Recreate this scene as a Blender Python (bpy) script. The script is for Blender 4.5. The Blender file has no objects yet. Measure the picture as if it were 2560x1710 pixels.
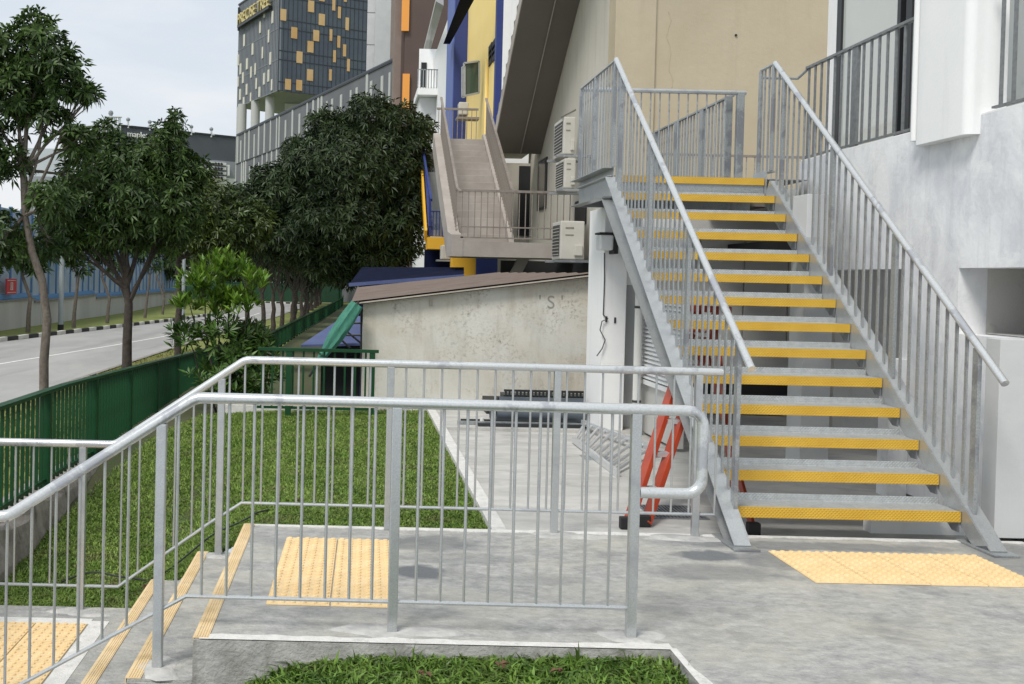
import bpy, math, random
import numpy as np
from mathutils import Vector, Matrix, Euler

rnd = random.Random(7)
npr = np.random.RandomState(11)
S = bpy.context.scene
COL = S.collection
R = math.radians

# ---------------------------------------------------------------- camera
FPX, CX, CY = 2550.0, 889.0, 734.5
PITCH, ROLL, HEYE = R(1.0), 0.0230, 1.53
cam_data = bpy.data.cameras.new("camera")
cam = bpy.data.objects.new("camera", cam_data)
COL.objects.link(cam)
CROT = (Matrix.Rotation(R(90) - PITCH, 3, 'X') @ Matrix.Rotation(ROLL, 3, 'Z'))
cam.matrix_world = Matrix.Translation((0, 0, HEYE)) @ CROT.to_4x4()
cam_data.sensor_width = 36.0
cam_data.lens = 36.0 * FPX / 2560.0
cam_data.shift_x = (1280 - CX) / 2560.0
cam_data.shift_y = (CY - 855) / 2560.0
cam_data.clip_start = 0.05
cam_data.clip_end = 3000
S.camera = cam

# ---------------------------------------------------------------- world + sun
SUN_EL, SUN_AZ = R(54), R(216)       # azimuth measured from +Y clockwise: behind the camera, a little to the left
world = bpy.data.worlds.new("World")
S.world = world
world.use_nodes = True
wn, wl = world.node_tree.nodes, world.node_tree.links
wn.clear()
w_out = wn.new('ShaderNodeOutputWorld')
w_bg = wn.new('ShaderNodeBackground')
w_bg.inputs['Strength'].default_value = 0.075
sky = wn.new('ShaderNodeTexSky')
sky.sky_type = 'NISHITA'
sky.sun_disc = False
sky.sun_elevation = SUN_EL
sky.sun_rotation = SUN_AZ
sky.air_density = 1.2
sky.dust_density = 2.0
tc = wn.new('ShaderNodeTexCoord')
mp = wn.new('ShaderNodeMapping')
mp.inputs['Scale'].default_value = (1.6, 1.6, 5.5)
n1 = wn.new('ShaderNodeTexNoise')
n1.inputs['Scale'].default_value = 1.7
n1.inputs['Detail'].default_value = 7
n1.inputs['Roughness'].default_value = 0.55
n1.inputs['Distortion'].default_value = 0.3
rp = wn.new('ShaderNodeValToRGB')
rp.color_ramp.elements[0].position = 0.30
rp.color_ramp.elements[0].color = (0.66, 0.765, 0.82, 1)
rp.color_ramp.elements[1].position = 0.66
rp.color_ramp.elements[1].color = (0.88, 0.895, 0.925, 1)
e_ = rp.color_ramp.elements.new(0.48)
e_.color = (0.74, 0.795, 0.865, 1)
sc = wn.new('ShaderNodeVectorMath')
sc.operation = 'SCALE'
sc.inputs['Scale'].default_value = 10.6
mx = wn.new('ShaderNodeMix')
mx.data_type = 'RGBA'
mx.inputs['Factor'].default_value = 0.88
wl.new(tc.outputs['Generated'], mp.inputs['Vector'])
wl.new(mp.outputs['Vector'], n1.inputs['Vector'])
wl.new(n1.outputs['Fac'], rp.inputs['Fac'])
wl.new(rp.outputs['Color'], sc.inputs[0])
wl.new(sky.outputs['Color'], mx.inputs['A'])
wl.new(sc.outputs[0], mx.inputs['B'])
wl.new(mx.outputs['Result'], w_bg.inputs['Color'])
wl.new(w_bg.outputs['Background'], w_out.inputs['Surface'])

sun_d = bpy.data.lights.new("sun", 'SUN')
sun_d.energy = 2.0
sun_d.angle = R(18)
sun_d.color = (1.0, 0.96, 0.90)
sun = bpy.data.objects.new("sun", sun_d)
COL.objects.link(sun)
sdir = Vector((math.sin(SUN_AZ) * math.cos(SUN_EL), math.cos(SUN_AZ) * math.cos(SUN_EL), math.sin(SUN_EL)))
sun.rotation_euler = sdir.to_track_quat('Z', 'Y').to_euler()
sun.location = (0, 0, 30)

S.view_settings.view_transform = 'Standard'
S.view_settings.look = 'None'
S.view_settings.exposure = 0.42
S.view_settings.gamma = 1.0
S.view_settings.use_curve_mapping = False
S.cycles.max_bounces = 6
S.cycles.diffuse_bounces = 3
S.cycles.glossy_bounces = 3
S.cycles.transparent_max_bounces = 4

# ---------------------------------------------------------------- geometry helpers
KV = 2560.0 / 2347.0


def ray(px, py):
    return CROT @ Vector(((px - CX) / FPX, -(py - CY) / FPX, -1.0))


def P(px, py, Y):
    """world point at depth Y seen at photo pixel (px, py)"""
    d = ray(px, py)
    t = Y / d.y
    return Vector((d.x * t, Y, HEYE + d.z * t))


def PX(px, py, X):
    d = ray(px, py)
    t = X / d.x
    return Vector((X, d.y * t, HEYE + d.z * t))


def V(x, y, Y):
    return P(x * KV, y * KV, Y)


def zroad(Y):
    return -0.5 - 0.012 * min(Y, 70.0)


def interp(x, pts):
    if x <= pts[0][0]:
        return pts[0][1]
    for (a, b), (c, d) in zip(pts, pts[1:]):
        if x <= c:
            return b + (d - b) * (x - a) / (c - a)
    return pts[-1][1]


WM = {}


class MB:
    def __init__(s):
        s.v, s.f, s.sm = [], [], False

    def add(s, vs, fs):
        n = len(s.v)
        s.v += [tuple(p) for p in vs]
        s.f += [tuple(i + n for i in f) for f in fs]
        return s

    def box(s, x0, x1, y0, y1, z0, z1):
        return s.add([(x0, y0, z0), (x1, y0, z0), (x1, y1, z0), (x0, y1, z0), (x0, y0, z1), (x1, y0, z1), (x1, y1, z1), (x0, y1, z1)],
                     [(0, 3, 2, 1), (4, 5, 6, 7), (0, 1, 5, 4), (1, 2, 6, 5), (2, 3, 7, 6), (3, 0, 4, 7)])

    def beam(s, a, b, w, h, up=(0, 0, 1)):
        a, b = Vector(a), Vector(b)
        d = (b - a).normalized()
        u = Vector(up)
        sd = d.cross(u)
        if sd.length < 1e-5:
            sd = d.cross(Vector((0, 1, 0)))
        sd.normalize()
        u = sd.cross(d).normalized()
        vs = []
        for q in (a, b):
            for i, j in ((-1, -1), (1, -1), (1, 1), (-1, 1)):
                vs.append(q + sd * i * w / 2 + u * j * h / 2)
        return s.add(vs, [(0, 1, 2, 3), (7, 6, 5, 4), (0, 4, 5, 1), (1, 5, 6, 2), (2, 6, 7, 3), (3, 7, 4, 0)])

    def tube(s, pts, r, n=12, cap=True):
        pts = [Vector(p) for p in pts]
        rs = r if isinstance(r, (list, tuple)) else [r] * len(pts)
        base = len(s.v)
        prev = None
        for i, p in enumerate(pts):
            if i == 0:
                d = pts[1] - pts[0]
            elif i == len(pts) - 1:
                d = pts[-1] - pts[-2]
            else:
                d = (pts[i + 1] - p).normalized() + (p - pts[i - 1]).normalized()
            d.normalize()
            if prev is None:
                a = d.cross(Vector((0, 0, 1)))
                if a.length < 1e-3:
                    a = d.cross(Vector((0, 1, 0)))
            else:
                a = prev - d * prev.dot(d)
            a.normalize()
            prev = a
            b = d.cross(a)
            k = 1.0
            if 0 < i < len(pts) - 1:
                c = (pts[i + 1] - p).normalized().dot((p - pts[i - 1]).normalized())
                k = 1.0
            for j in range(n):
                t = 2 * math.pi * j / n
                s.v.append(tuple(p + (a * math.cos(t) + b * math.sin(t)) * rs[i] * k))
        m = len(pts)
        for i in range(m - 1):
            for j in range(n):
                j2 = (j + 1) % n
                s.f.append((base + i * n + j, base + i * n + j2, base + (i + 1) * n + j2, base + (i + 1) * n + j))
        if cap:
            s.f.append(tuple(base + j for j in reversed(range(n))))
            s.f.append(tuple(base + (m - 1) * n + j for j in range(n)))
        s.sm = True
        return s

    def quad(s, a, b, c, d):
        return s.add([a, b, c, d], [(0, 1, 2, 3)])

    def prism(s, poly, ax, t0, t1):
        """poly in the two other axes, extruded along ax"""
        def mk(p, t):
            l = list(p)
            l.insert(ax, t)
            return tuple(l)
        n = len(poly)
        vs = [mk(p, t0) for p in poly] + [mk(p, t1) for p in poly]
        fs = [tuple(range(n)), tuple(reversed(range(n, 2 * n)))] + [(i, (i + 1) % n + 0, (i + 1) % n + n, i + n) for i in range(n)]
        return s.add(vs, fs)

    def mesh(s, name, mat=None, bevel=0.0):
        me = bpy.data.meshes.new(name)
        assert max(max(f) for f in s.f) < len(s.v), name
        me.from_pydata(s.v, [], s.f)
        if mat:
            me.materials.append(mat)
        import bmesh
        bm = bmesh.new()
        bm.from_mesh(me)
        bmesh.ops.recalc_face_normals(bm, faces=bm.faces)
        if bevel > 0:
            es = [e for e in bm.edges if len(e.link_faces) == 2 and e.calc_face_angle(0) > 0.6]
            bmesh.ops.bevel(bm, geom=es, offset=bevel, segments=2, affect='EDGES', profile=0.6)
        if s.sm:
            for f in bm.faces:
                f.smooth = True
            for e in bm.edges:
                if len(e.link_faces) == 2 and e.calc_face_angle(0) > 0.7:
                    e.smooth = False
        bm.to_mesh(me)
        bm.free()
        me.update()
        return me


def put(name, me, parent=None, loc=(0, 0, 0), scale=(1, 1, 1), rot=(0, 0, 0)):
    o = bpy.data.objects.new(name, me)
    COL.objects.link(o)
    B = Matrix.LocRotScale(Vector(loc), Euler(rot), Vector(scale))
    o.location, o.rotation_euler, o.scale = loc, rot, scale
    if parent is not None:
        o.parent = parent
        o.matrix_parent_inverse = WM[parent.name].inverted()
    WM[o.name] = B
    return o


def obj(name, mb, mat, parent=None, bevel=0.0):
    return put(name, mb.mesh(name, mat, bevel), parent)


def tag(o, label=None, cat=None, group=None, kind=None):
    if label:
        o['label'] = label
    if cat:
        o['category'] = cat
    if group:
        o['group'] = group
    if kind:
        o['kind'] = kind
    return o


def thing(name, loc, label, cat, group=None):
    return tag(put(name, None, None, loc), label, cat, group)


def setting(name, mb, mat, bevel=0.0):
    return tag(obj(name, mb, mat, None, bevel), kind='structure')


# ---------------------------------------------------------------- materials
def lin(c):
    return tuple((x / 255 / 12.92 if x / 255 <= 0.04045 else ((x / 255 + 0.055) / 1.055) ** 2.4) for x in c)


def mat(name, col, rough=0.6, metal=0.0, col2=None, vs=3.0, detail=5, lo=0.35, hi=0.65, stretch=(1, 1, 1),
        bump=0.0, bs=60.0, spec=0.5, dist=0.0, dirt=None, ds=8.0, dlo=0.55, dhi=0.75, island=0.0, transl=0.0, dmax=1.0, dm=0.0, rgh=0.6):
    m = bpy.data.materials.new(name)
    m.use_nodes = True
    nt = m.node_tree
    N, L = nt.nodes, nt.links
    b = N['Principled BSDF']
    b.inputs['Roughness'].default_value = rough
    b.inputs['Metallic'].default_value = metal
    b.inputs['Specular IOR Level'].default_value = spec
    b.inputs['Base Color'].default_value = (*col, 1)
    src = None
    co = mpn = None
    if col2 or bump or dirt:
        co = N.new('ShaderNodeTexCoord')
        mpn = N.new('ShaderNodeMapping')
        mpn.inputs['Scale'].default_value = stretch
        L.new(co.outputs['Object'], mpn.inputs['Vector'])

    def noise(scale, det, vec, d=0.0, ro=0.6):
        n = N.new('ShaderNodeTexNoise')
        n.inputs['Scale'].default_value = scale
        n.inputs['Detail'].default_value = det
        n.inputs['Roughness'].default_value = ro
        n.inputs['Distortion'].default_value = d
        L.new(vec, n.inputs['Vector'])
        return n

    def rng(o, a, c):
        r = N.new('ShaderNodeMapRange')
        r.inputs['From Min'].default_value = a
        r.inputs['From Max'].default_value = c
        L.new(o, r.inputs['Value'])
        return r.outputs['Result']

    def mix(f, a, c):
        x = N.new('ShaderNodeMix')
        x.data_type = 'RGBA'
        if isinstance(f, float):
            x.inputs['Factor'].default_value = f
        else:
            L.new(f, x.inputs['Factor'])
        for k, q in (('A', a), ('B', c)):
            if isinstance(q, tuple):
                x.inputs[k].default_value = (*q[:3], 1)
            else:
                L.new(q, x.inputs[k])
        return x.outputs['Result']
    cur = col
    if col2:
        n = noise(vs, detail, mpn.outputs['Vector'], dist, rgh)
        cur = mix(rng(n.outputs['Fac'], lo, hi), col, col2)
    if dirt:
        n = noise(ds, 7, mpn.outputs['Vector'], 0.4, 0.7)
        fr_ = rng(n.outputs['Fac'], dlo, dhi)
        fr_.node.inputs['To Max'].default_value = dmax
        if dm:
            n = noise(dm, 3, mpn.outputs['Vector'], 0.2)
            mu = N.new('ShaderNodeMath')
            mu.operation = 'MULTIPLY'
            L.new(fr_, mu.inputs[0])
            L.new(rng(n.outputs['Fac'], 0.44, 0.66), mu.inputs[1])
            fr_ = mu.outputs[0]
        cur = mix(fr_, cur, dirt)
    if island:
        g = N.new('ShaderNodeNewGeometry')
        hs = N.new('ShaderNodeHueSaturation')
        r = N.new('ShaderNodeMapRange')
        r.inputs['To Min'].default_value = 1 - island
        r.inputs['To Max'].default_value = 1 + island
        L.new(g.outputs['Random Per Island'], r.inputs['Value'])
        L.new(r.outputs['Result'], hs.inputs['Value'])
        if isinstance(cur, tuple):
            hs.inputs['Color'].default_value = (*cur, 1)
        else:
            L.new(cur, hs.inputs['Color'])
        cur = hs.outputs['Color']
    if not isinstance(cur, tuple):
        L.new(cur, b.inputs['Base Color'])
    if bump:
        n = noise(bs, 4, co.outputs['Object'])
        bp = N.new('ShaderNodeBump')
        bp.inputs['Strength'].default_value = bump
        bp.inputs['Distance'].default_value = 0.01
        L.new(n.outputs['Fac'], bp.inputs['Height'])
        L.new(bp.outputs['Normal'], b.inputs['Normal'])
    if transl:
        tr = N.new('ShaderNodeBsdfTranslucent')
        if isinstance(cur, tuple):
            tr.inputs['Color'].default_value = (*cur, 1)
        else:
            L.new(cur, tr.inputs['Color'])
        ms = N.new('ShaderNodeMixShader')
        ms.inputs['Fac'].default_value = transl
        out = N['Material Output']
        L.new(b.outputs['BSDF'], ms.inputs[1])
        L.new(tr.outputs['BSDF'], ms.inputs[2])
        L.new(ms.outputs['Shader'], out.inputs['Surface'])
    return m


def overlay(m, scale, lo, hi, col, mx, stretch=(1, 1, 1), det=8, ro=0.65, dist=0.0):
    """one more layer of stains or wear over a material's colour"""
    nt = m.node_tree
    N, L = nt.nodes, nt.links
    b = N['Principled BSDF']
    co = N.new('ShaderNodeTexCoord')
    mp = N.new('ShaderNodeMapping')
    mp.inputs['Scale'].default_value = stretch
    mp.inputs['Location'].default_value = (scale * 1.7, 3.1, 0.6)
    nz = N.new('ShaderNodeTexNoise')
    nz.inputs['Scale'].default_value = scale
    nz.inputs['Detail'].default_value = det
    nz.inputs['Roughness'].default_value = ro
    nz.inputs['Distortion'].default_value = dist
    L.new(co.outputs['Object'], mp.inputs['Vector'])
    L.new(mp.outputs['Vector'], nz.inputs['Vector'])
    r = N.new('ShaderNodeMapRange')
    r.inputs['From Min'].default_value = lo
    r.inputs['From Max'].default_value = hi
    r.inputs['To Max'].default_value = mx
    L.new(nz.outputs['Fac'], r.inputs['Value'])
    x = N.new('ShaderNodeMix')
    x.data_type = 'RGBA'
    L.new(r.outputs['Result'], x.inputs['Factor'])
    if b.inputs['Base Color'].links:
        L.new(b.inputs['Base Color'].links[0].from_socket, x.inputs['A'])
    else:
        x.inputs['A'].default_value = tuple(b.inputs['Base Color'].default_value)
    x.inputs['B'].default_value = (*col, 1)
    L.new(x.outputs['Result'], b.inputs['Base Color'])


def add_stains(m, spots, col, amt=0.6):
    """dark dried-water stains on a floor at given places (x, y, rx, ry)"""
    nt = m.node_tree
    N, L = nt.nodes, nt.links
    b = N['Principled BSDF']
    co = N.new('ShaderNodeTexCoord')
    nz = N.new('ShaderNodeTexNoise')
    nz.inputs['Scale'].default_value = 9
    nz.inputs['Detail'].default_value = 5
    L.new(co.outputs['Object'], nz.inputs['Vector'])
    ws = N.new('ShaderNodeVectorMath')
    ws.operation = 'MULTIPLY_ADD'
    L.new(nz.outputs['Color'], ws.inputs[0])
    ws.inputs[1].default_value = (0.16, 0.16, 0)
    L.new(co.outputs['Object'], ws.inputs[2])
    acc = None
    for (x, y, rx, ry, st) in spots:
        su = N.new('ShaderNodeVectorMath')
        su.operation = 'SUBTRACT'
        L.new(ws.outputs[0], su.inputs[0])
        su.inputs[1].default_value = (x + 0.08, y + 0.08, 0)
        mu = N.new('ShaderNodeVectorMath')
        mu.operation = 'MULTIPLY'
        L.new(su.outputs[0], mu.inputs[0])
        mu.inputs[1].default_value = (1 / rx, 1 / ry, 0)
        le = N.new('ShaderNodeVectorMath')
        le.operation = 'LENGTH'
        L.new(mu.outputs[0], le.inputs[0])
        r = N.new('ShaderNodeMapRange')
        r.inputs['From Min'].default_value = 1.15
        r.inputs['From Max'].default_value = 0.75
        r.inputs['To Max'].default_value = st
        L.new(le.outputs['Value'], r.inputs['Value'])
        if acc is None:
            acc = r.outputs['Result']
        else:
            a = N.new('ShaderNodeMath')
            a.operation = 'MAXIMUM'
            L.new(acc, a.inputs[0])
            L.new(r.outputs['Result'], a.inputs[1])
            acc = a.outputs[0]
    x = N.new('ShaderNodeMix')
    x.data_type = 'RGBA'
    L.new(acc, x.inputs['Factor'])
    src = b.inputs['Base Color'].links[0].from_socket
    L.new(src, x.inputs['A'])
    x.inputs['B'].default_value = (*col, 1)
    L.new(x.outputs['Result'], b.inputs['Base Color'])


M = {}
M['conc'] = mat('trowelled_concrete', (0.225, 0.23, 0.229), 0.6, col2=(0.51, 0.503, 0.475), vs=15, detail=15, lo=0.36, hi=0.65, stretch=(0.8, 1.2, 1), dist=0.0, rgh=0.8,
                bump=0.6, bs=60, dirt=(0.47, 0.45, 0.38), ds=2.0, dlo=0.44, dhi=0.66, dmax=0.6)
M['yard'] = mat('pale_yard_concrete', (0.42, 0.415, 0.39), 0.65, col2=(0.56, 0.55, 0.52), vs=2.2, detail=9, lo=0.35, hi=0.65, stretch=(0.8, 1.7, 1), dist=1.0,
                bump=0.2, bs=70, dirt=(0.30, 0.30, 0.29), ds=1.2, dlo=0.56, dhi=0.8)
M['mortarp'] = mat('pale_mortar', (0.36, 0.36, 0.35), 0.85, col2=(0.56, 0.55, 0.52), vs=9, bump=0.5, bs=80, dirt=(0.33, 0.33, 0.33), ds=7, dlo=0.5, dhi=0.7)
M['mortar'] = mat('white_mortar', (0.60, 0.59, 0.56), 0.85, col2=(0.72, 0.71, 0.68), vs=14, bump=0.6, bs=80, dirt=(0.42, 0.41, 0.39), ds=9, dlo=0.55, dhi=0.75)
M['rawedge'] = mat('raw_concrete_side', (0.30, 0.295, 0.28), 0.9, col2=(0.50, 0.49, 0.465), vs=4, detail=8, bump=0.9, bs=35, dirt=(0.17, 0.16, 0.14), ds=3, dlo=0.55, dhi=0.75)
M['galv'] = mat('galvanised_steel', (0.44, 0.46, 0.462), 0.33, 0.6, col2=(0.56, 0.58, 0.58), vs=160, detail=2, lo=0.3, hi=0.7, dirt=(0.40, 0.41, 0.43), ds=3.5, dlo=0.5, dhi=0.62, dmax=0.8, bump=0.03, bs=260)
M['galvd'] = mat('weathered_galvanised_steel', (0.30, 0.32, 0.328), 0.42, 0.5, col2=(0.42, 0.44, 0.445), vs=90, detail=3, dirt=(0.225, 0.235, 0.26), ds=2.2, dlo=0.5, dhi=0.56, dmax=0.8, bump=0.04, bs=200)
M['yellow'] = mat('yellow_nosing_paint', (0.58, 0.34, 0.028), 0.5, col2=(0.66, 0.41, 0.045), vs=3, dirt=(0.47, 0.29, 0.06), ds=9, dlo=0.6, dhi=0.8, dmax=0.6)
M['tactile'] = mat('yellow_tactile_tile', (0.76, 0.545, 0.275), 0.65, col2=(0.81, 0.63, 0.36), vs=4, dirt=(0.58, 0.39, 0.17), ds=5, dlo=0.50, dhi=0.8, dmax=0.8, bump=0.1, bs=100)
M['nosing'] = mat('sand_nosing_strip', (0.66, 0.49, 0.26), 0.65, col2=(0.78, 0.61, 0.37), vs=6, dirt=(0.5, 0.40, 0.26), ds=14)
M['soil'] = mat('soil', (0.075, 0.06, 0.035), 0.95, col2=(0.05, 0.085, 0.02), vs=9, bump=0.8, bs=30)
M['grassa'] = mat('cow_grass', (0.15, 0.25, 0.042), 0.5, col2=(0.235, 0.335, 0.075), vs=2.2, island=0.5, transl=0.3, spec=0.35, dirt=(0.26, 0.245, 0.11), ds=4, dlo=0.54, dhi=0.72, dmax=0.85)
M['grassb'] = mat('bed_grass', (0.095, 0.185, 0.028), 0.45, col2=(0.18, 0.285, 0.055), vs=6, island=0.6, transl=0.3, spec=0.4, dirt=(0.20, 0.16, 0.07), ds=9, dlo=0.60, dhi=0.72)
M['deadleaf'] = mat('dead_leaf', (0.16, 0.085, 0.045), 0.8, col2=(0.10, 0.05, 0.03), vs=20)
M['verge'] = mat('verge_turf', (0.13, 0.18, 0.035), 0.95, col2=(0.21, 0.22, 0.06), vs=2.5, detail=9, bump=1.0, bs=12, dirt=(0.22, 0.18, 0.09), ds=3.5, dlo=0.58, dhi=0.72)
M['asphalt'] = mat('grey_asphalt', (0.30, 0.295, 0.285), 0.85, col2=(0.37, 0.365, 0.35), vs=0.8, detail=9, stretch=(1, 0.35, 1), dist=0.6, bump=0.3, bs=60)
M['paintw'] = mat('road_marking', (0.75, 0.74, 0.70), 0.7, col2=(0.6, 0.6, 0.57), vs=5)
M['kerbw'] = mat('kerb_white', (0.66, 0.65, 0.60), 0.8, col2=(0.5, 0.5, 0.46), vs=3)
M['kerbk'] = mat('kerb_black', (0.02, 0.02, 0.02), 0.8, col2=(0.035, 0.035, 0.035), vs=3)
M['path'] = mat('path_paving', (0.28, 0.26, 0.24), 0.9, col2=(0.2, 0.19, 0.18), vs=3, bump=0.3)
M['green'] = mat('green_railing_paint', (0.007, 0.050, 0.017), 0.42, col2=(0.010, 0.064, 0.024), vs=3, dirt=(0.017, 0.05, 0.028), ds=9, spec=0.3)
M['stonek'] = mat('rough_kerb_stone', (0.20, 0.175, 0.155), 0.95, col2=(0.34, 0.31, 0.28), vs=6, detail=9, bump=1.0, bs=18, dirt=(0.07, 0.06, 0.05), ds=5)
M['shed'] = mat('stained_shed_render', (0.56, 0.52, 0.43), 0.9, col2=(0.67, 0.655, 0.60), vs=1.5, detail=9, bump=0.35, bs=30, dirt=(0.17, 0.135, 0.105), ds=26, dlo=0.50, dhi=0.70, dmax=0.9, dm=1.9)
M['shedp'] = mat('faded_trim', (0.40, 0.36, 0.30), 0.9, col2=(0.50, 0.46, 0.40), vs=9)
M['roofb'] = mat('rusty_brown_roofing', (0.125, 0.092, 0.075), 0.75, col2=(0.185, 0.145, 0.12), vs=3, stretch=(0.5, 6, 6), dirt=(0.085, 0.055, 0.04), ds=3, bump=0.2)
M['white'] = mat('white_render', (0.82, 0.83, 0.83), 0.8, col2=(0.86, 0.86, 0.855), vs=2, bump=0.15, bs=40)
M['patchy'] = mat('patchy_skim_coat', (0.66, 0.675, 0.71), 0.85, col2=(0.84, 0.85, 0.86), vs=1.8, detail=9, lo=0.36, hi=0.60, stretch=(1, 1.5, 0.9), dist=0.6, bump=0.4, bs=16, dirt=(0.56, 0.57, 0.61), ds=3.2, dlo=0.52, dhi=0.72, dmax=0.8)
M['patchy2'] = mat('lighter_skim_patch', (0.74, 0.755, 0.76), 0.85, col2=(0.79, 0.80, 0.80), vs=3, bump=0.2, bs=20)
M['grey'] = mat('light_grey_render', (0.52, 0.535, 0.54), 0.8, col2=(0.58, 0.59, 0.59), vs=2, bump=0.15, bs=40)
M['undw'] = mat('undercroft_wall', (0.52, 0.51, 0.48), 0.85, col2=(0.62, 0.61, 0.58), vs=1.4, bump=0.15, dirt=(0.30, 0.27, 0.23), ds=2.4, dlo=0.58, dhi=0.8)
M['dark'] = mat('dark_void', (0.018, 0.018, 0.02), 0.8)  # near-black stand-in for the shade inside openings and hollows
M['beige'] = mat('beige_render', (0.455, 0.385, 0.265), 0.85, col2=(0.50, 0.43, 0.305), vs=0.9, detail=6, bump=0.5, bs=9)
M['beigel'] = mat('lit_beige_render', (0.52, 0.49, 0.42), 0.85, col2=(0.58, 0.545, 0.47), vs=0.9, bump=0.25, bs=14)  # paler, greyer copy of beige; the side wall's light is put into the colour
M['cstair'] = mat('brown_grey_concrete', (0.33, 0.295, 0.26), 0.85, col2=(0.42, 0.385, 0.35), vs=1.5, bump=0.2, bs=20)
M['soffit'] = mat('shaded_soffit', (0.155, 0.135, 0.12), 0.9, col2=(0.185, 0.165, 0.145), vs=0.6)  # darker than the stair concrete; underside shade put into the base colour
M['brail'] = mat('brown_painted_steel', (0.20, 0.17, 0.145), 0.5, col2=(0.28, 0.25, 0.22), vs=6)
M['acw'] = mat('cream_plastic', (0.50, 0.485, 0.43), 0.5, col2=(0.56, 0.54, 0.49), vs=3)
M['acg'] = mat('dark_grille', (0.05, 0.05, 0.05), 0.6)
M['blue'] = mat('royal_blue_paint', (0.018, 0.035, 0.17), 0.6, col2=(0.024, 0.045, 0.20), vs=1)
M['bluel'] = mat('faded_blue_sheet', (0.06, 0.085, 0.20), 0.7, col2=(0.085, 0.11, 0.24), vs=2)
M['navy'] = mat('navy_cladding', (0.003, 0.005, 0.018), 0.9, col2=(0.006, 0.010, 0.036), vs=4, spec=0.1)
M['yel'] = mat('warm_yellow_render', (0.95, 0.71, 0.25), 0.8, col2=(0.95, 0.74, 0.30), vs=1)
M['amber'] = mat('amber_paint', (0.76, 0.42, 0.03), 0.6)
M['gglass'] = mat('greenish_glass', (0.07, 0.10, 0.07), 0.08, 0.0, spec=0.8)
M['wglass'] = mat('pale_glazing', (0.50, 0.53, 0.50), 0.06, col2=(0.57, 0.57, 0.53), vs=0.8, spec=0.8)
M['dframe'] = mat('dark_window_frame', (0.02, 0.022, 0.024), 0.4)
M['dglass'] = mat('dark_window_glass', (0.03, 0.032, 0.035), 0.1, spec=0.7)
M['tankw'] = mat('off_white_wall', (0.70, 0.71, 0.71), 0.8, col2=(0.64, 0.65, 0.66), vs=0.6, dirt=(0.5, 0.51, 0.52), ds=0.7, dlo=0.6, dhi=0.8)
M['brown'] = mat('dark_brown_cladding', (0.085, 0.055, 0.048), 0.7, col2=(0.10, 0.066, 0.057), vs=0.3)
M['brownl'] = mat('mid_brown_render', (0.20, 0.15, 0.13), 0.8, col2=(0.25, 0.19, 0.165), vs=0.4)
M['orange'] = mat('orange_panel', (0.80, 0.33, 0.06), 0.6)
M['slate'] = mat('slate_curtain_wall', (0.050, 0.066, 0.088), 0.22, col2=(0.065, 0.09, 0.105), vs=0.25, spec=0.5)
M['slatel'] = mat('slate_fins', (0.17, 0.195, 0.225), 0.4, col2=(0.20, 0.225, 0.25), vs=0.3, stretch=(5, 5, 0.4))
M['mull'] = mat('dark_mullion', (0.02, 0.026, 0.035), 0.4)
M['cream'] = mat('cream_panel', (0.62, 0.60, 0.52), 0.7)
M['ochre'] = mat('ochre_window_panel', (0.56, 0.34, 0.12), 0.5, col2=(0.62, 0.43, 0.21), vs=0.25)
M['pod'] = mat('podium_panel', (0.105, 0.11, 0.125), 0.6, col2=(0.14, 0.145, 0.155), vs=0.2)
M['podfin'] = mat('podium_light_fin', (0.45, 0.46, 0.45), 0.6)
M['mdark'] = mat('charcoal_cladding', (0.075, 0.085, 0.10), 0.7, col2=(0.09, 0.10, 0.12), vs=0.05)
M['mgrey'] = mat('mid_grey_cladding', (0.26, 0.28, 0.31), 0.7)
M['gold'] = mat('gilt_letter', (0.62, 0.52, 0.24), 0.4, 0.2)
M['barkl'] = mat('pale_bark', (0.115, 0.095, 0.078), 0.9, col2=(0.185, 0.16, 0.135), vs=14, stretch=(1, 1, 0.6), bump=0.9, bs=40, dirt=(0.06, 0.048, 0.038), ds=18)
M['barkd'] = mat('dark_bark', (0.035, 0.028, 0.022), 0.9, col2=(0.075, 0.06, 0.05), vs=14, bump=0.9, bs=40)
M['leafa'] = mat('leaf_mid', (0.034, 0.068, 0.018), 0.45, col2=(0.064, 0.112, 0.024), vs=1.5, island=0.6, transl=0.24, spec=0.35)
M['leafb'] = mat('leaf_dark', (0.022, 0.042, 0.016), 0.5, col2=(0.046, 0.074, 0.026), vs=0.9, island=0.65, transl=0.18, spec=0.35)
M['leafc'] = mat('leaf_bright', (0.085, 0.18, 0.018), 0.42, col2=(0.165, 0.28, 0.03), vs=2.5, island=0.5, transl=0.3)
M['leafe'] = mat('leaf_fresh', (0.05, 0.115, 0.02), 0.42, col2=(0.09, 0.17, 0.03), vs=2.5, island=0.45, transl=0.25)
M['leafd'] = mat('leaf_olive', (0.042, 0.075, 0.014), 0.4, col2=(0.085, 0.12, 0.02), vs=0.8, island=0.5, transl=0.18)
M['bwall'] = mat('stained_boundary_wall', (0.44, 0.435, 0.42), 0.9, col2=(0.54, 0.535, 0.52), vs=0.5, stretch=(1, 1, 0.3), dirt=(0.28, 0.26, 0.24), ds=1.0, dlo=0.6, dhi=0.8)
M['hoard'] = mat('blue_noise_screen', (0.24, 0.36, 0.56), 0.3, col2=(0.46, 0.50, 0.57), vs=0.5, detail=7, dirt=(0.12, 0.29, 0.46), ds=0.8, dlo=0.5, dhi=0.7, dmax=0.7)
M['hpost'] = mat('blue_screen_post', (0.09, 0.20, 0.40), 0.5)
M['hbase'] = mat('bright_blue_rail', (0.10, 0.27, 0.55), 0.5)
M['red'] = mat('red_sign', (0.50, 0.03, 0.05), 0.5)
M['ladr'] = mat('orange_red_fibreglass', (0.36, 0.042, 0.016), 0.45, col2=(0.42, 0.06, 0.02), vs=5)
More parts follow.
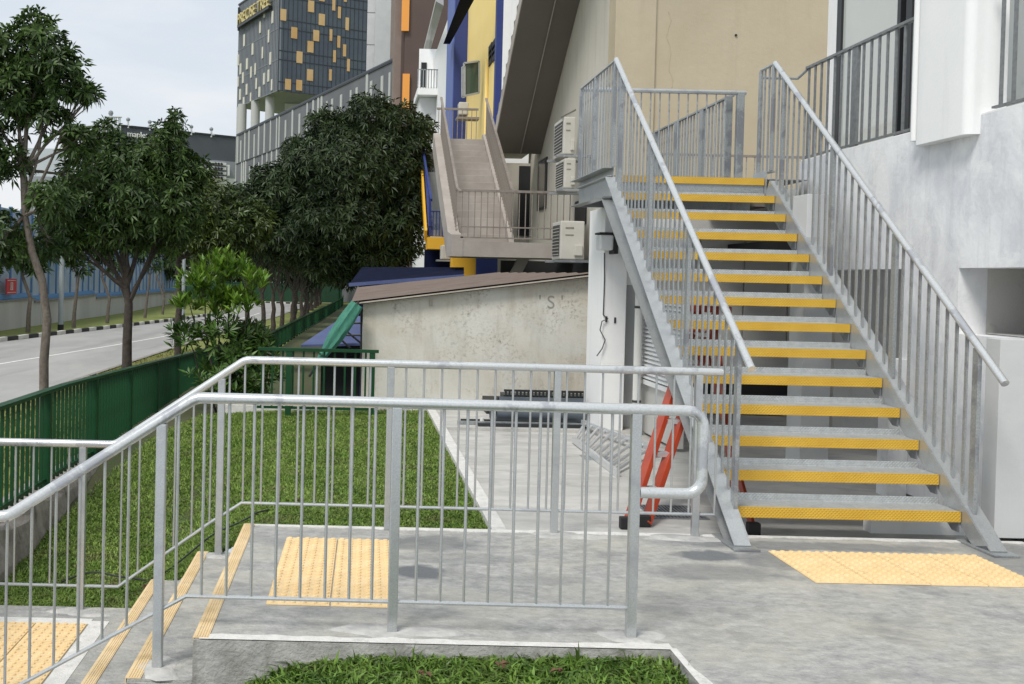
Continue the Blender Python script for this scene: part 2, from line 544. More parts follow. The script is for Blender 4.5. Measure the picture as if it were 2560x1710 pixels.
M['alu'] = mat('aluminium', (0.68, 0.69, 0.70), 0.35, 0.6)
M['black'] = mat('black_rubber', (0.012, 0.012, 0.012), 0.6)
M['pipeg'] = mat('slate_pvc_pipe', (0.045, 0.06, 0.075), 0.4, col2=(0.07, 0.085, 0.105), vs=3)
M['dsteel'] = mat('dark_steel', (0.03, 0.035, 0.038), 0.5, 0.2)
M['pvc'] = mat('white_pvc', (0.72, 0.72, 0.69), 0.4)
M['tarp'] = mat('sea_green_canvas', (0.035, 0.165, 0.115), 0.8, col2=(0.06, 0.23, 0.165), vs=7, stretch=(3, 3, 1))
M['treadg'] = mat('grey_metal_tread', (0.20, 0.215, 0.225), 0.6)
M['raild'] = mat('dark_galvanised_flat_bar', (0.17, 0.18, 0.185), 0.5, 0.3, col2=(0.24, 0.25, 0.255), vs=20)
M['lens'] = mat('frosted_lens', (0.70, 0.71, 0.72), 0.3)
M['lamp'] = mat('grey_lamp_post', (0.32, 0.36, 0.38), 0.5)
M['pink'] = mat('dusty_orange_flower', (0.50, 0.13, 0.05), 0.7)


# fine relief of a chequer plate on steel treads and nosings
def chequer(m, strength=0.5, sc=120):
    nt = m.node_tree
    N, L = nt.nodes, nt.links
    b = N['Principled BSDF']
    co = N.new('ShaderNodeTexCoord')
    outs = []
    for ang in (45, -45):
        mp = N.new('ShaderNodeMapping')
        mp.inputs['Rotation'].default_value = (R(90), 0, R(ang))
        w = N.new('ShaderNodeTexWave')
        w.inputs['Scale'].default_value = sc / 6
        L.new(co.outputs['Object'], mp.inputs['Vector'])
        L.new(mp.outputs['Vector'], w.inputs['Vector'])
        outs.append(w.outputs['Fac'])
    mu = N.new('ShaderNodeMath')
    mu.operation = 'MULTIPLY'
    L.new(outs[0], mu.inputs[0])
    L.new(outs[1], mu.inputs[1])
    bp = N.new('ShaderNodeBump')
    bp.inputs['Strength'].default_value = strength
    bp.inputs['Distance'].default_value = 0.004
    L.new(mu.outputs[0], bp.inputs['Height'])
    for l in list(b.inputs['Normal'].links):
        L.remove(l)
    L.new(bp.outputs['Normal'], b.inputs['Normal'])


M['galvr'] = mat('highlit_galvanised_pipe', (0.58, 0.60, 0.60), 0.27, 0.6, col2=(0.70, 0.715, 0.71), vs=120, detail=2, lo=0.3, hi=0.7, dirt=(0.44, 0.45, 0.48), ds=3.0, dlo=0.54, dhi=0.58, dmax=0.8, bump=0.03, bs=260)  # brighter copy of galv; handrail highlights put into the colour
M['plate'] = mat('chequer_plate', (0.42, 0.44, 0.44), 0.45, 0.4, col2=(0.52, 0.54, 0.54), vs=30, dirt=(0.36, 0.37, 0.37), ds=3)
overlay(M['plate'], 5, 0.52, 0.75, (0.25, 0.255, 0.25), 0.6)
overlay(M['yellow'], 16, 0.60, 0.72, (0.40, 0.27, 0.07), 0.5, (0.6, 1, 1))
overlay(M['conc'], 2.8, 0.50, 0.66, (0.18, 0.186, 0.188), 0.6, (1, 1.4, 1), dist=0.4)
overlay(M['conc'], 45, 0.60, 0.70, (0.62, 0.61, 0.57), 0.5, (0.35, 1.1, 1))
overlay(M['conc'], 0.9, 0.52, 0.70, (0.42, 0.40, 0.33), 0.4)
overlay(M['tactile'], 22, 0.56, 0.70, (0.45, 0.33, 0.18), 0.45)
overlay(M['patchy'], 3.0, 0.54, 0.72, (0.50, 0.505, 0.53), 0.45, (3, 3, 0.35))
overlay(M['patchy'], 1.1, 0.55, 0.60, (0.85, 0.86, 0.85), 0.6, (1, 1, 1.6))
overlay(M['white'], 2.2, 0.56, 0.80, (0.60, 0.61, 0.61), 0.4, (3, 3, 0.25))
overlay(M['shed'], 2.4, 0.50, 0.72, (0.36, 0.31, 0.24), 0.5, (3, 3, 0.5))
overlay(M['shed'], 0.8, 0.50, 0.62, (0.62, 0.64, 0.61), 0.5, (1, 1, 1.5))
overlay(M['beige'], 1.4, 0.52, 0.75, (0.36, 0.305, 0.21), 0.3, (2.5, 2.5, 0.3))
overlay(M['beigel'], 1.6, 0.52, 0.72, (0.38, 0.35, 0.30), 0.5, (3, 3, 0.25))
overlay(M['rawedge'], 2.2, 0.50, 0.68, (0.15, 0.14, 0.12), 0.6, (2.5, 2.5, 0.4))
overlay(M['yard'], 4.0, 0.52, 0.70, (0.30, 0.295, 0.28), 0.5, (0.8, 1.4, 1))
overlay(M['asphalt'], 0.35, 0.52, 0.66, (0.22, 0.215, 0.21), 0.5, (3, 0.25, 1))
chequer(M['plate'], 0.7)
chequer(M['yellow'], 0.7)

# ================================================================ SETTING: ground
# far ground sheet, gently falling with the road
g = MB()
ys = [1.0, 17.0, 40.0, 70.0, 150.0, 900.0]
zs = [zroad(y) - 0.03 for y in ys]
for a in range(len(ys) - 1):
    for (xa, xb) in ((-400.0, -2.95), (1.0, 400.0)) if ys[a] < 16 else ((-400.0, 400.0),):
        if xa > 0:
            continue
        g.quad((xa, ys[a], zs[a]), (xb, ys[a], zs[a]), (xb, ys[a + 1], zs[a + 1]), (xa, ys[a + 1], zs[a + 1]))
setting('ground', g, M['verge'])

# platform
XR = 4.14
YB, YF = 6.20, 4.24
top = [(-0.64, YB), (-0.64, YF), (1.36, YF), (1.36, 0.4), (9.0, 0.4), (9.0, 6.27), (4.16, 6.27), (4.16, YB)]
add_stains(M['conc'], [(0.36, 5.28, 0.14, 0.13, 0.95), (2.02, 5.72, 0.20, 0.12, 0.85), (1.95, 5.38, 0.36, 0.16, 0.5), (0.45, 5.85, 0.3, 0.18, 0.6), (1.0, 5.2, 0.25, 0.1, 0.35), (0.1, 4.62, 0.5, 0.1, 0.3),
                       (0.62, 5.55, 0.35, 0.12, 0.35), (2.7, 5.98, 0.9, 0.10, 0.6), (3.9, 5.7, 0.35, 0.5, 0.5), (2.35, 5.65, 0.2, 0.2, 0.5)], (0.115, 0.125, 0.135))
pb = MB().prism(top, 2, -0.7, 0.0)
platform = setting('platform', pb, M['conc'])
# rough side of the platform that faces the grass bed, proud by 3 mm, and its white mortar lip
obj('side_face', MB().box(-0.645, 1.357, YF - 0.012, YF - 0.002, -0.62, -0.0015), M['rawedge'], platform)
obj('side_face', MB().box(1.346, 1.359, 0.4, YF - 0.014, -0.6, -0.0015), M['rawedge'], platform)


def lip(pts, z, w0, w1, seed, name='mortar_lip'):
    """uneven mortar edging along a polyline (x, y), laid on the surface"""
    r = random.Random(seed)
    m = MB()
    L_ = []
    for (a, b) in zip(pts, pts[1:]):
        n = max(2, int((Vector(b) - Vector(a)).length / 0.045))
        for i in range(n):
            L_.append(Vector(a).lerp(Vector(b), i / n))
    L_.append(Vector(pts[-1]))
    d = (Vector(pts[-1]) - Vector(pts[0])).normalized()
    nrm = Vector((-d.y, d.x))
    ww = w0
    va, vb = [], []
    for i, p in enumerate(L_):
        ww += r.uniform(-0.012, 0.012)
        ww = min(max(ww, w0), w1)
        q = p + nrm * ww
        va.append((p.x, p.y, z + 0.004))
        vb.append((q.x, q.y, z + 0.0045))
    n = len(L_)
    m.add(va + vb + [(x, y, z - 0.004) for (x, y, _) in vb], [(i, i + 1, n + i + 1, n + i) for i in range(n - 1)] + [(n + i, n + i + 1, 2 * n + i + 1, 2 * n + i) for i in range(n - 1)])
    return obj(name, m, M['mortar'], platform)


lip([(-0.62, YF - 0.013), (1.36, YF - 0.013)], 0, 0.05, 0.115, 1)
lip([(4.1, YB), (-0.58, YB)], 0, 0.035, 0.065, 2)
lip([(1.346, YF), (1.346, 0.5)], 0, 0.03, 0.10, 4)


def blot(x, y, z, rx, ry, seed, parent, m='mortarp', name='mortar_patch', h=0.006):
    r = random.Random(seed)
    n = 26
    ph = [r.uniform(0, 6.28) for _ in range(4)]
    vs, ins = [], []
    for i in range(n):
        t = 2 * math.pi * i / n
        k = 1 + 0.20 * math.sin(2 * t + ph[0]) + 0.16 * math.sin(3 * t + ph[1]) + 0.10 * math.sin(5 * t + ph[2]) + r.uniform(-0.07, 0.07)
        vs.append((x + rx * k * math.cos(t), y + ry * k * math.sin(t), z))
        ins.append((x + rx * k * 0.85 * math.cos(t), y + ry * k * 0.85 * math.sin(t), z + h))
    f = [(i, (i + 1) % n, (i + 1) % n + n, i + n) for i in range(n)] + [tuple(range(n, 2 * n))]
    mb = MB().add(vs + ins, f)
    mb.sm = True
    return obj(name, mb, M[m], parent)


# steps down to the lower landing
RZ = 0.177
steps = thing('concrete_steps', (-1.0, 5.2, -0.6), 'three concrete steps down from the platform with ribbed sand nosings', 'steps')
st1 = obj('step', MB().box(-0.92, -0.642, YF, YB, -0.75, -RZ), M['conc'], steps)
st2 = obj('step', MB().box(-1.20, -0.922, YF, YB, -0.75, -2 * RZ), M['conc'], steps)
landing = setting('lower_landing', MB().box(-2.42, -1.202, YF - 1.5, YB, -0.75, -3 * RZ), M['conc'])
for i, (x, z) in enumerate(((-0.64, 0.0), (-0.92, -RZ), (-1.20, -2 * RZ))):
    m = MB()
    m.box(x - 0.004, x + 0.058, YF + 0.001, YB - 0.001, z + 0.001, z + 0.005)
    for k in range(5):
        m.box(x + 0.003 + k * 0.011, x + 0.009 + k * 0.011, YF + 0.003, YB - 0.003, z + 0.005, z + 0.0075)
    m.box(x - 0.008, x - 0.004, YF + 0.001, YB - 0.001, z - 0.02, z + 0.005)
    if i == 0:
        obj('nosing_strip', m, M['nosing'], platform)
    else:
        obj('nosing_strip', m, M['nosing'], (st1, st2)[i - 1])
# grassy bed side face of the steps
obj('side_face', MB().box(-0.918, -0.65, YF - 0.012, YF - 0.002, -0.74, -RZ - 0.012), M['rawedge'], steps)
blot(-0.81, 4.36, -RZ, 0.10, 0.12, 5, steps)
blot(-0.80, 6.13, -RZ, 0.11, 0.055, 6, steps)
blot(0.20, 4.38, 0.0, 0.24, 0.085, 7, platform)
blot(1.23, 4.38, 0.0, 0.12, 0.10, 8, platform)
blot(1.30, 6.10, 0.0, 0.22, 0.085, 9, platform)
blot(2.02, 6.10, 0.0, 0.28, 0.07, 10, platform)
blot(-1.62, 6.11, -3 * RZ, 0.16, 0.085, 12, landing)


# tactile tiles: each tile with its raised domes
def tile_mesh():
    m = MB()
    s = 0.1475
    m.add([(-s, -s, 0), (s, -s, 0), (s, s, 0), (-s, s, 0), (-s + 0.002, -s + 0.002, 0.006), (s - 0.002, -s + 0.002, 0.006), (s - 0.002, s - 0.002, 0.006), (-s + 0.002, s - 0.002, 0.006)],
          [(4, 5, 6, 7), (0, 1, 5, 4), (1, 2, 6, 5), (2, 3, 7, 6), (3, 0, 4, 7)])
    for i in range(6):
        for j in range(6):
            cx, cy = -0.125 + 0.05 * i, -0.125 + 0.05 * j
            n = 8
            vs = []
            for (r, z) in ((0.0165, 0.0055), (0.0145, 0.0118), (0.0095, 0.0138)):
                vs += [(cx + r * math.cos(2 * math.pi * k / n), cy + r * math.sin(2 * math.pi * k / n), z) for k in range(n)]
            m.add(vs, [(k, (k + 1) % n, n + (k + 1) % n, n + k) for k in range(n)] + [(n + k, n + (k + 1) % n, 2 * n + (k + 1) % n, 2 * n + k) for k in range(n)] + [tuple(range(2 * n, 3 * n))])
    return m.mesh('tactile_tile', M['tactile'])


TM = tile_mesh()


def pad(parent, x0, y0, nx, ny, z, rot=0.0):
    for i in range(nx):
        for j in range(ny):
            lx, ly = 0.15 + 0.3 * i, 0.15 + 0.3 * j
            c, s = math.cos(rot), math.sin(rot)
            put('tactile_tile', TM, parent, (x0 + c * lx - s * ly, y0 + s * lx + c * ly, z + 0.001 + rnd.uniform(0, 0.0012)), rot=(0, 0, rot + rnd.uniform(-0.004, 0.004)))


pad(platform, -0.385, 4.69, 2, 4, 0.0, -0.012)
pad(platform, 2.405, 5.235, 4, 2, 0.0, 0.006)
pad(landing, -2.11, 4.69, 2, 4, -3 * RZ, 0.0)
obj('mortar_border', MB().box(-1.505, -1.40, 4.5, 5.95, -3 * RZ - 0.003, -3 * RZ + 0.003).box(-2.3, -1.505, 5.895, 5.985, -3 * RZ - 0.003, -3 * RZ + 0.003), M['mortar'], landing)

# yard
yard = setting('yard', MB().box(0.96, 9.0, YB + 0.002, 10.45, -0.3, -0.03), M['yard'])
m = MB().box(0.96, 9.0, 10.452, 16.0, -0.3, 0.0)
obj('raised_apron', m, M['yard'], yard)
obj('garden_kerb', MB().box(0.865, 0.957, YB + 0.003, 12.1, -0.3, 0.006), M['mortar'], yard, 0.004)
obj('garden_kerb', MB().box(-1.55, 0.863, 12.0, 12.1, -0.3, -0.02), M['mortar'], yard, 0.004)


# garden terrain
def lawn_z(x, y):
    near = interp(x, [(-2.5, -0.60), (-1.35, -0.58), (-1.15, -0.43), (-0.9, -0.25), (-0.62, -0.085), (0.9, -0.05)])
    far = interp(x, [(-2.5, -0.28), (-1.9, -0.17), (-1.0, -0.10), (0.9, -0.05)])
    t = min(max((y - 7.0) / 4.0, 0), 1)
    t = t * t * (3 - 2 * t)
    return near * (1 - t) + far * t


nx_, ny_ = 26, 40
vs, fs = [], []
for j in range(ny_ + 1):
    for i in range(nx_ + 1):
        x = -2.62 + (0.88 + 2.62) * i / nx_
        y = YB + (16.2 - YB) * j / ny_
        z = lawn_z(x, min(y, 12.1))
        if y > 12.1 and x > -2:
            z -= 0.05
        vs.append((x, y, z + rnd.uniform(-0.008, 0.008)))
for j in range(ny_):
    for i in range(nx_):
        a = j * (nx_ + 1) + i
        fs.append((a, a + 1, a + nx_ + 2, a + nx_ + 1))
mb = MB().add(vs, fs)
mb.sm = True
setting('garden_soil', mb, M['soil'])


# dark ground beyond the far lawn kerb, left of the shed
m_ = MB().add([(-2.35, 12.11, -0.40), (0.3, 12.11, -0.28), (0.9, 30, -0.85), (-2.5, 30, -0.85), (-2.1, 60, -1.20), (1.5, 60, -1.20), (-1.3, 100, -1.33), (2, 100, -1.33)], [(0, 1, 2, 3), (3, 2, 5, 4), (4, 5, 7, 6)])
setting('rear_ground', m_, M['soil'])


def blades(name, n, fx, length, width, m, seed, lean=0.6, nseg=2):
    """real grass blades: n bent tapering blades rooted where fx(u, v) says"""
    r = np.random.RandomState(seed)
    pts = fx(r, n)
    n = len(pts)
    h = length * r.uniform(0.45, 1.15, n)
    w = width * r.uniform(0.7, 1.3, n)
    a = r.uniform(0, 2 * np.pi, n)
    b = r.uniform(0, 2 * np.pi, n)
    ln = lean * r.uniform(0.2, 1.3, n)
    dx, dy = np.cos(a), np.sin(a)
    sx, sy = np.cos(b) * w / 2, np.sin(b) * w / 2
    mid = pts + np.stack([dx * h * ln * 0.35, dy * h * ln * 0.35, h * 0.6], 1)
    tip = pts + np.stack([dx * h * ln, dy * h * ln, h * (0.95 - 0.35 * ln)], 1)
    side = np.stack([sx, sy, np.zeros(n)], 1)
    vv = np.stack([pts - side, pts + side, mid + side * 0.8, mid - side * 0.8, tip], 1).reshape(-1, 3)
    base = np.arange(n)[:, None] * 5
    tri = np.concatenate([base + np.array([[0, 1, 2]]), base + np.array([[0, 2, 3]]), base + np.array([[3, 2, 4]])], 1).reshape(-1, 3)
    return np_mesh(name, vv, tri, m)


def np_mesh(name, vv, tri, m):
    me = bpy.data.meshes.new(name)
    me.vertices.add(len(vv))
    me.vertices.foreach_set('co', np.ascontiguousarray(vv, dtype=np.float32).ravel())
    k = tri.shape[1]
    me.loops.add(tri.size)
    me.loops.foreach_set('vertex_index', np.ascontiguousarray(tri, dtype=np.int32).ravel())
    me.polygons.add(len(tri))
    me.polygons.foreach_set('loop_start', np.arange(0, tri.size, k, dtype=np.int32))
    me.polygons.foreach_set('loop_total', np.full(len(tri), k, dtype=np.int32))
    me.materials.append(m)
    me.update()
    me.validate()
    return me


lzv = np.vectorize(lawn_z)


def lawn_pts(r, n):
    t = r.uniform(0, 1, n) ** 1.35
    y = YB + 0.01 + t * (12.0 - YB)
    xl = np.interp(y, [6.2, 7.5, 10.5, 12.0], [-2.42, -2.45, -2.06, -1.75]) + r.uniform(-0.06, 0.06, n)
    x = xl + r.uniform(0, 1, n) * (0.862 - xl)
    return np.stack([x, y, lzv(x, y) - 0.004], 1)


tag(put('lawn_grass', blades('lawn_grass', 130000, lawn_pts, 0.05, 0.010, M['grassa'], 3, 1.25)), 'short bright green lawn grass behind the platform', 'grass', kind='stuff')


def bed_z(x):
    return interp(x, [(-0.75, -0.48), (-0.5, -0.25), (-0.25, -0.125), (0.1, -0.085), (1.36, -0.06)])


bz = np.vectorize(bed_z)
m = MB()
for i in range(20):
    xa, xb = -0.9 + 2.26 * i / 20, -0.9 + 2.26 * (i + 1) / 20
    m.quad((xa, 1.2, bed_z(xa) - 0.02), (xb, 1.2, bed_z(xb) - 0.02), (xb, YF - 0.01, bed_z(xb) - 0.02), (xa, YF - 0.01, bed_z(xa) - 0.02))
setting('bed_soil', m, M['soil'])


def bed_pts(r, n):
    y = YF - 0.02 - r.uniform(0, 1, n) ** 1.6 * 1.3
    x = r.uniform(-0.62, 1.345, n)
    c = r.uniform(0, 1, n) < np.interp(x, [-0.6, -0.35, 0.0, 1.3], [0.15, 0.6, 1, 1])
    x, y = x[c], y[c]
    return np.stack([x, y, bz(x) - 0.02], 1)


tag(put('bed_grass', blades('bed_grass', 17000, bed_pts, 0.085, 0.013, M['grassb'], 5, 1.2)), 'coarse broad bladed grass in the bed at the front of the platform', 'grass', kind='stuff')


def weed_pts(r, n):
    c = np.array([(1.18, YF - 0.03), (0.25, YF - 0.03), (0.95, YF - 0.04), (-0.05, YF - 0.05), (1.34, YF - 0.12)])
    k = r.randint(0, len(c), n)
    x = c[k, 0] + r.normal(0, 0.035, n)
    y = c[k, 1] - np.abs(r.normal(0, 0.02, n))
    return np.stack([x, y, bz(x)], 1)


tag(put('weed_tufts', blades('weed_tufts', 40, weed_pts, 0.12, 0.012, M['grassb'], 8, 0.7)), 'taller weed blades standing against the platform edge', 'weeds', kind='stuff')
# dead leaves lying in the grass
for i, (x, y) in enumerate(((0.30, 3.98), (0.83, 4.03), (0.62, 4.08), (-1.55, 6.65), (-1.3, 6.5), (-2.0, 6.9), (-0.35, 7.0))):
    z = (bed_z(x) if y < 5 else lawn_z(x, y)) + 0.05
    m = MB()
    for q in range(4):
        a, b, c = rnd.uniform(-0.02, 0.02), rnd.uniform(-0.02, 0.02), rnd.uniform(0.5, 1.1)
        s = 0.024 * c
        t = rnd.uniform(0, 3)
        ca, sa = math.cos(t) * s, math.sin(t) * s
        m.add([(x + a - ca, y + b - sa, z), (x + a + sa * 0.5, y + b - ca * 0.5, z + 0.012), (x + a + ca, y + b + sa, z + 0.004), (x + a - sa * 0.5, y + b + ca * 0.5, z + 0.014)], [(0, 1, 2), (0, 2, 3)])
    lab = ['dead brown leaf in the bed grass left of centre', 'dead brown leaf in the bed grass near the end post', 'dead brown leaf in the bed grass between two others',
           'curled dead leaf on the lawn by the lower landing', 'dead leaf on the lawn beside the cable', 'dead leaf on the lawn close to the green fence kerb', 'dead leaf on the lawn behind the tactile pad'][i]
    tag(obj('dead_leaf', m, M['deadleaf']), lab, 'leaf', 'dead leaves in the grass')
# black cable lying on the lawn
cp = []
for k in range(40):
    t = k / 39
    x = -1.9 + 1.35 * t
    y = 6.72 + 0.16 * math.sin(t * 7) + 0.05 * math.sin(t * 19)
    cp.append((x, y, lawn_z(x, y) + 0.05 + 0.02 * math.sin(t * 11)))
tag(obj('black_cable', MB().tube(cp, 0.006, 6), M['dsteel']), 'dark cable lying loosely on the lawn behind the lower landing', 'cable')

# ---------------------------------------------------------------- road
EDGE = [(-5.83, 2), (-5.85, 32), (-5.7, 50), (-5.2, 75), (-4.4, 98)]
KERB = [(-14.2, 2), (-11.7, 33), (-9.9, 57), (-9.4, 75), (-10.5, 95), (-16, 118)]
LANE = [(-10.2, 2), (-8.6, 24.6), (-7.35, 38), (-7.1, 57), (-7.0, 75)]


def at_y(poly, y):
    return interp(y, [(b, a) for a, b in poly])


def ribbon(fa, fb, ys, dz):
    m = MB()
    for a, b in zip(ys, ys[1:]):
        m.quad((fa(a), a, zroad(a) + dz), (fb(a), a, zroad(a) + dz), (fb(b), b, zroad(b) + dz), (fa(b), b, zroad(b) + dz))
    return m


yy = [2, 8, 14, 20, 26, 33, 40, 48, 57, 65, 70, 75, 85, 98]
road = setting('road', ribbon(lambda y: at_y(KERB, y), lambda y: at_y(EDGE, y), yy, -0.005), M['asphalt'])
m = MB()
m.add([(at_y(KERB, 98), 98, zroad(98) - 0.005), (-4.4, 98, zroad(98) - 0.005), (-5.2, 100.5, zroad(98) - 0.005), (-9, 103, zroad(98) - 0.005), (-16, 104, zroad(98) - 0.005)], [(0, 1, 2, 3, 4)])
obj('road_bend', m, M['asphalt'], road)
obj('lane_line', ribbon(lambda y: at_y(LANE, y) - 0.06, lambda y: at_y(LANE, y) + 0.06, yy[:-2], 0.0), M['paintw'], road)
# low near edge of concrete
obj('road_edge', ribbon(lambda y: at_y(EDGE, y), lambda y: at_y(EDGE, y) + 0.12, yy, 0.0), M['path'], road)
# far kerb, black and white blocks
kerb = tag(put('kerb', None), kind='structure')
kb = [MB().box(-0.45, 0.45, -0.075, 0.075, -0.1, 0.13).mesh('kerb_block', M[k], 0.01) for k in ('kerbw', 'kerbk')]
y, i = 26.0, 0
while y < 93:
    x = at_y(KERB, y) - 0.08
    x2 = at_y(KERB, y + 0.9) - 0.08
    an = math.atan2(0.9, x2 - x)
    put('kerb_block', kb[i % 2], kerb, ((x + x2) / 2, y + 0.45, zroad(y)), rot=(0, 0, an))
    y += 0.905
    i += 1
# right-hand kerb far away, round the bend
m2 = []
for i in range(18):
    t = i / 18
    x, y = -4.3 - 8.5 * t, 98.6 + 4.6 * t ** 0.8
    put('kerb_block', kb[i % 2], kerb, (x, y, zroad(99)), scale=(0.85, 1.2, 1), rot=(0, 0, R(140 + 30 * t)))
# footpath along the green fence, far part
setting('footpath', ribbon(lambda y: interp(y, [(30, -3.25), (98, -2.9)]), lambda y: interp(y, [(30, -2.75), (98, -1.6)]), [16, 30, 45, 60, 70, 85, 98], 0.0), M['path'])


def verge_pts(x0, x1, y0, y1, pw):
    def f(r, n):
        y = y0 + (y1 - y0) * r.uniform(0, 1, n) ** pw
        x = r.uniform(x0, x1, n)
        z = -0.5 - 0.012 * np.minimum(y, 70) - 0.035
        return np.stack([x, y, z], 1)
    return f


tag(put('verge_grass', blades('verge_grass', 26000, verge_pts(-5.7, -2.8, 6.5, 32, 1.6), 0.09, 0.018, mat('verge_blades', (0.16, 0.19, 0.045), 0.7, col2=(0.26, 0.22, 0.09), vs=2, island=0.4, transl=0.2), 21, 0.8)),
    'dry yellow green grass of the near roadside verge', 'grass', kind='stuff')

# ================================================================ HANDRAILS
BAL = MB().tube([(0, 0, 0), (0, 0, 1)], 0.0066, 8).mesh('baluster', M['galv'])


def arc(c, r, a0, a1, n, plane='xz'):
    out = []
    for i in range(n + 1):
        t = a0 + (a1 - a0) * i / n
        out.append((c[0] + r * math.cos(t), c[1], c[2] + r * math.sin(t)))
    return out


def handrail(root, Y, top, low, posts, bals, endpipe=None, loop=None):
    """top, low: polylines (x, z); posts: (x, zbase); bals: x positions"""
    tz = lambda x: interp(x, top)
    lz = lambda x: interp(x, low)
    pts = [(x, Y, z) for x, z in top]
    # soften the mitred bends
    q = [Vector(pts[0])]
    for a, b, c in zip(pts, pts[1:], pts[2:]):
        a, b, c = Vector(a), Vector(b), Vector(c)
        u, w = (a - b).normalized() * 0.03, (c - b).normalized() * 0.03
        for t in (0, 0.33, 0.67, 1):
            q.append((b + u) * (1 - t) ** 2 + b * 2 * t * (1 - t) + (b + w) * t * t)
    q.append(Vector(pts[-1]))
    if loop:
        q = q[:-1] + loop
    obj('handrail', MB().tube(q, 0.0242, 20), M['galvr'], root)
    m = MB().tube([(x, Y, z) for x, z in low], 0.0095, 8)
    obj('bottom_rail', m, M['galv'], root)
    for (x, zb) in posts:
        obj('post', MB().box(x - 0.0215, x + 0.0215, Y - 0.019, Y + 0.019, zb, tz(x) - 0.018), M['galv'], root, 0.005)
    for x in bals:
        if min(abs(x - p[0]) for p in posts) < 0.03:
            continue
        a, b = lz(x), tz(x) - 0.02
        put('baluster', BAL, root, (x + rnd.uniform(-0.0015, 0.0015), Y, a), (1, 1, b - a))


YFR = 4.37
fr = thing('front_handrail', (0.3, YFR, 0), 'nearest galvanised handrail with vertical bars, its right end bent back in a loop', 'handrail')
topf = [(-3.0, 0.462), (-1.475, 0.462), (-0.672, 0.992), (1.50, 0.985)]
lowf = [(-3.0, -0.385), (-1.62, -0.385), (-0.70, 0.135), (1.215, 0.128)]
r_ = 0.065
xe, zt, zb_ = 1.505, 0.985, 0.628
loop = []
for k in range(7):
    t = math.pi / 2 * (1 - k / 6)
    loop.append(Vector((xe - r_ + r_ * math.cos(t), YFR, zt - r_ + r_ * math.sin(t))))
for k in range(7):
    t = -math.pi / 2 * k / 6
    loop.append(Vector((xe - r_ + r_ * math.cos(t), YFR, zb_ + r_ + r_ * math.sin(t))))
loop.append(Vector((1.24, YFR, zb_)))
bx = [-2.95 + 0.1055 * k for k in range(13)]
bx += [-1.475 + 0.104 * k for k in range(6)] + [-0.745, -0.636, -0.529, -0.422, -0.316, -0.21, -0.104, 0.0, 0.1] + [0.185 + 0.1035 * k for k in range(1, 10)]
bx = sorted(set(round(x, 4) for x in bx))
bx = [b for i, b in enumerate(bx) if i == 0 or b - bx[i - 1] > 0.06]
handrail(fr, YFR, topf, lowf, [(-0.818, -RZ), (0.19, 0.0), (1.218, 0.0), (-1.95, -3 * RZ)], bx, loop=loop)

YBR = 6.15
br = thing('back_handrail', (0.6, YBR, 0), 'galvanised handrail with vertical bars along the lawn side of the platform', 'handrail')
topb = [(-3.2, 0.478), (-1.43, 0.478), (-0.655, 1.008), (2.225, 1.0)]
lowb = [(-3.2, -0.385), (-1.40, -0.385), (-0.845, 0.02), (-0.66, 0.142), (2.20, 0.135)]
bb = [-3.1 + 0.107 * k for k in range(25)] + [-0.655 + 0.108 * k for k in range(0, 27)]
bb = [b for i, b in enumerate(sorted(bb)) if b < 2.15] + [2.20]
bb2 = []
for b in bb:
    if not bb2 or b - bb2[-1] > 0.07:
        bb2.append(b)
handrail(br, YBR, topb, lowb, [(-1.625, -3 * RZ), (-0.795, -RZ), (0.225, 0.0), (1.232, 0.0), (2.085, 0.0)], bb2)

# ================================================================ STEEL STAIRCASE
RISE, GO, Y1, XL, XRT = 0.179, 0.2431, 6.18, 2.335, 3.71
stair = thing('steel_staircase', (3.0, Y1, 0), 'open galvanised steel staircase with yellow edged treads climbing to an upper landing', 'staircase')
TW = XRT - XL
tread = MB()
tread.box(0, TW, 0.004, 0.235, -0.006, 0.0)
tread.box(0, TW, 0.231, 0.235, 0.0, 0.042)
TRM = tread.mesh('tread', M['plate'])
nz_ = MB()
nz_.box(0, TW, -0.002, 0.0035, -0.062, 0.0015)
nz_.box(0, TW, 0.0035, 0.014, 0.0005, 0.002)
NZM = nz_.mesh('nosing', M['yellow'])
BKM = MB().prism([(0.006, -0.007), (0.215, -0.007), (0.215, -0.03), (0.075, -0.125), (0.006, -0.125)], 0, 0, 0.006).add([], []).mesh('bracket', M['galvd'])
slope = RISE / GO
for i in range(14):
    y, z = Y1 + GO * i, RISE * (i + 1)
    if i < 13:
        t = put('tread', TRM, stair, (XL, y, z))
    else:
        t = obj('landing_plate', MB().box(XL - 0.05, 4.12, y + 0.004, 10.72, z - 0.008, z), M['plate'], stair)
        obj('landing_riser', MB().box(XL, XRT, y + 0.012, y + 0.018, z - 0.19, z - 0.01), M['galvd'], stair)
    put('nosing', NZM, t, (XL, y, z))
    if i < 13:
        for sx in (XL + 0.002, XRT - 0.008):
            put('bracket', BKM, t, (sx, y, z))


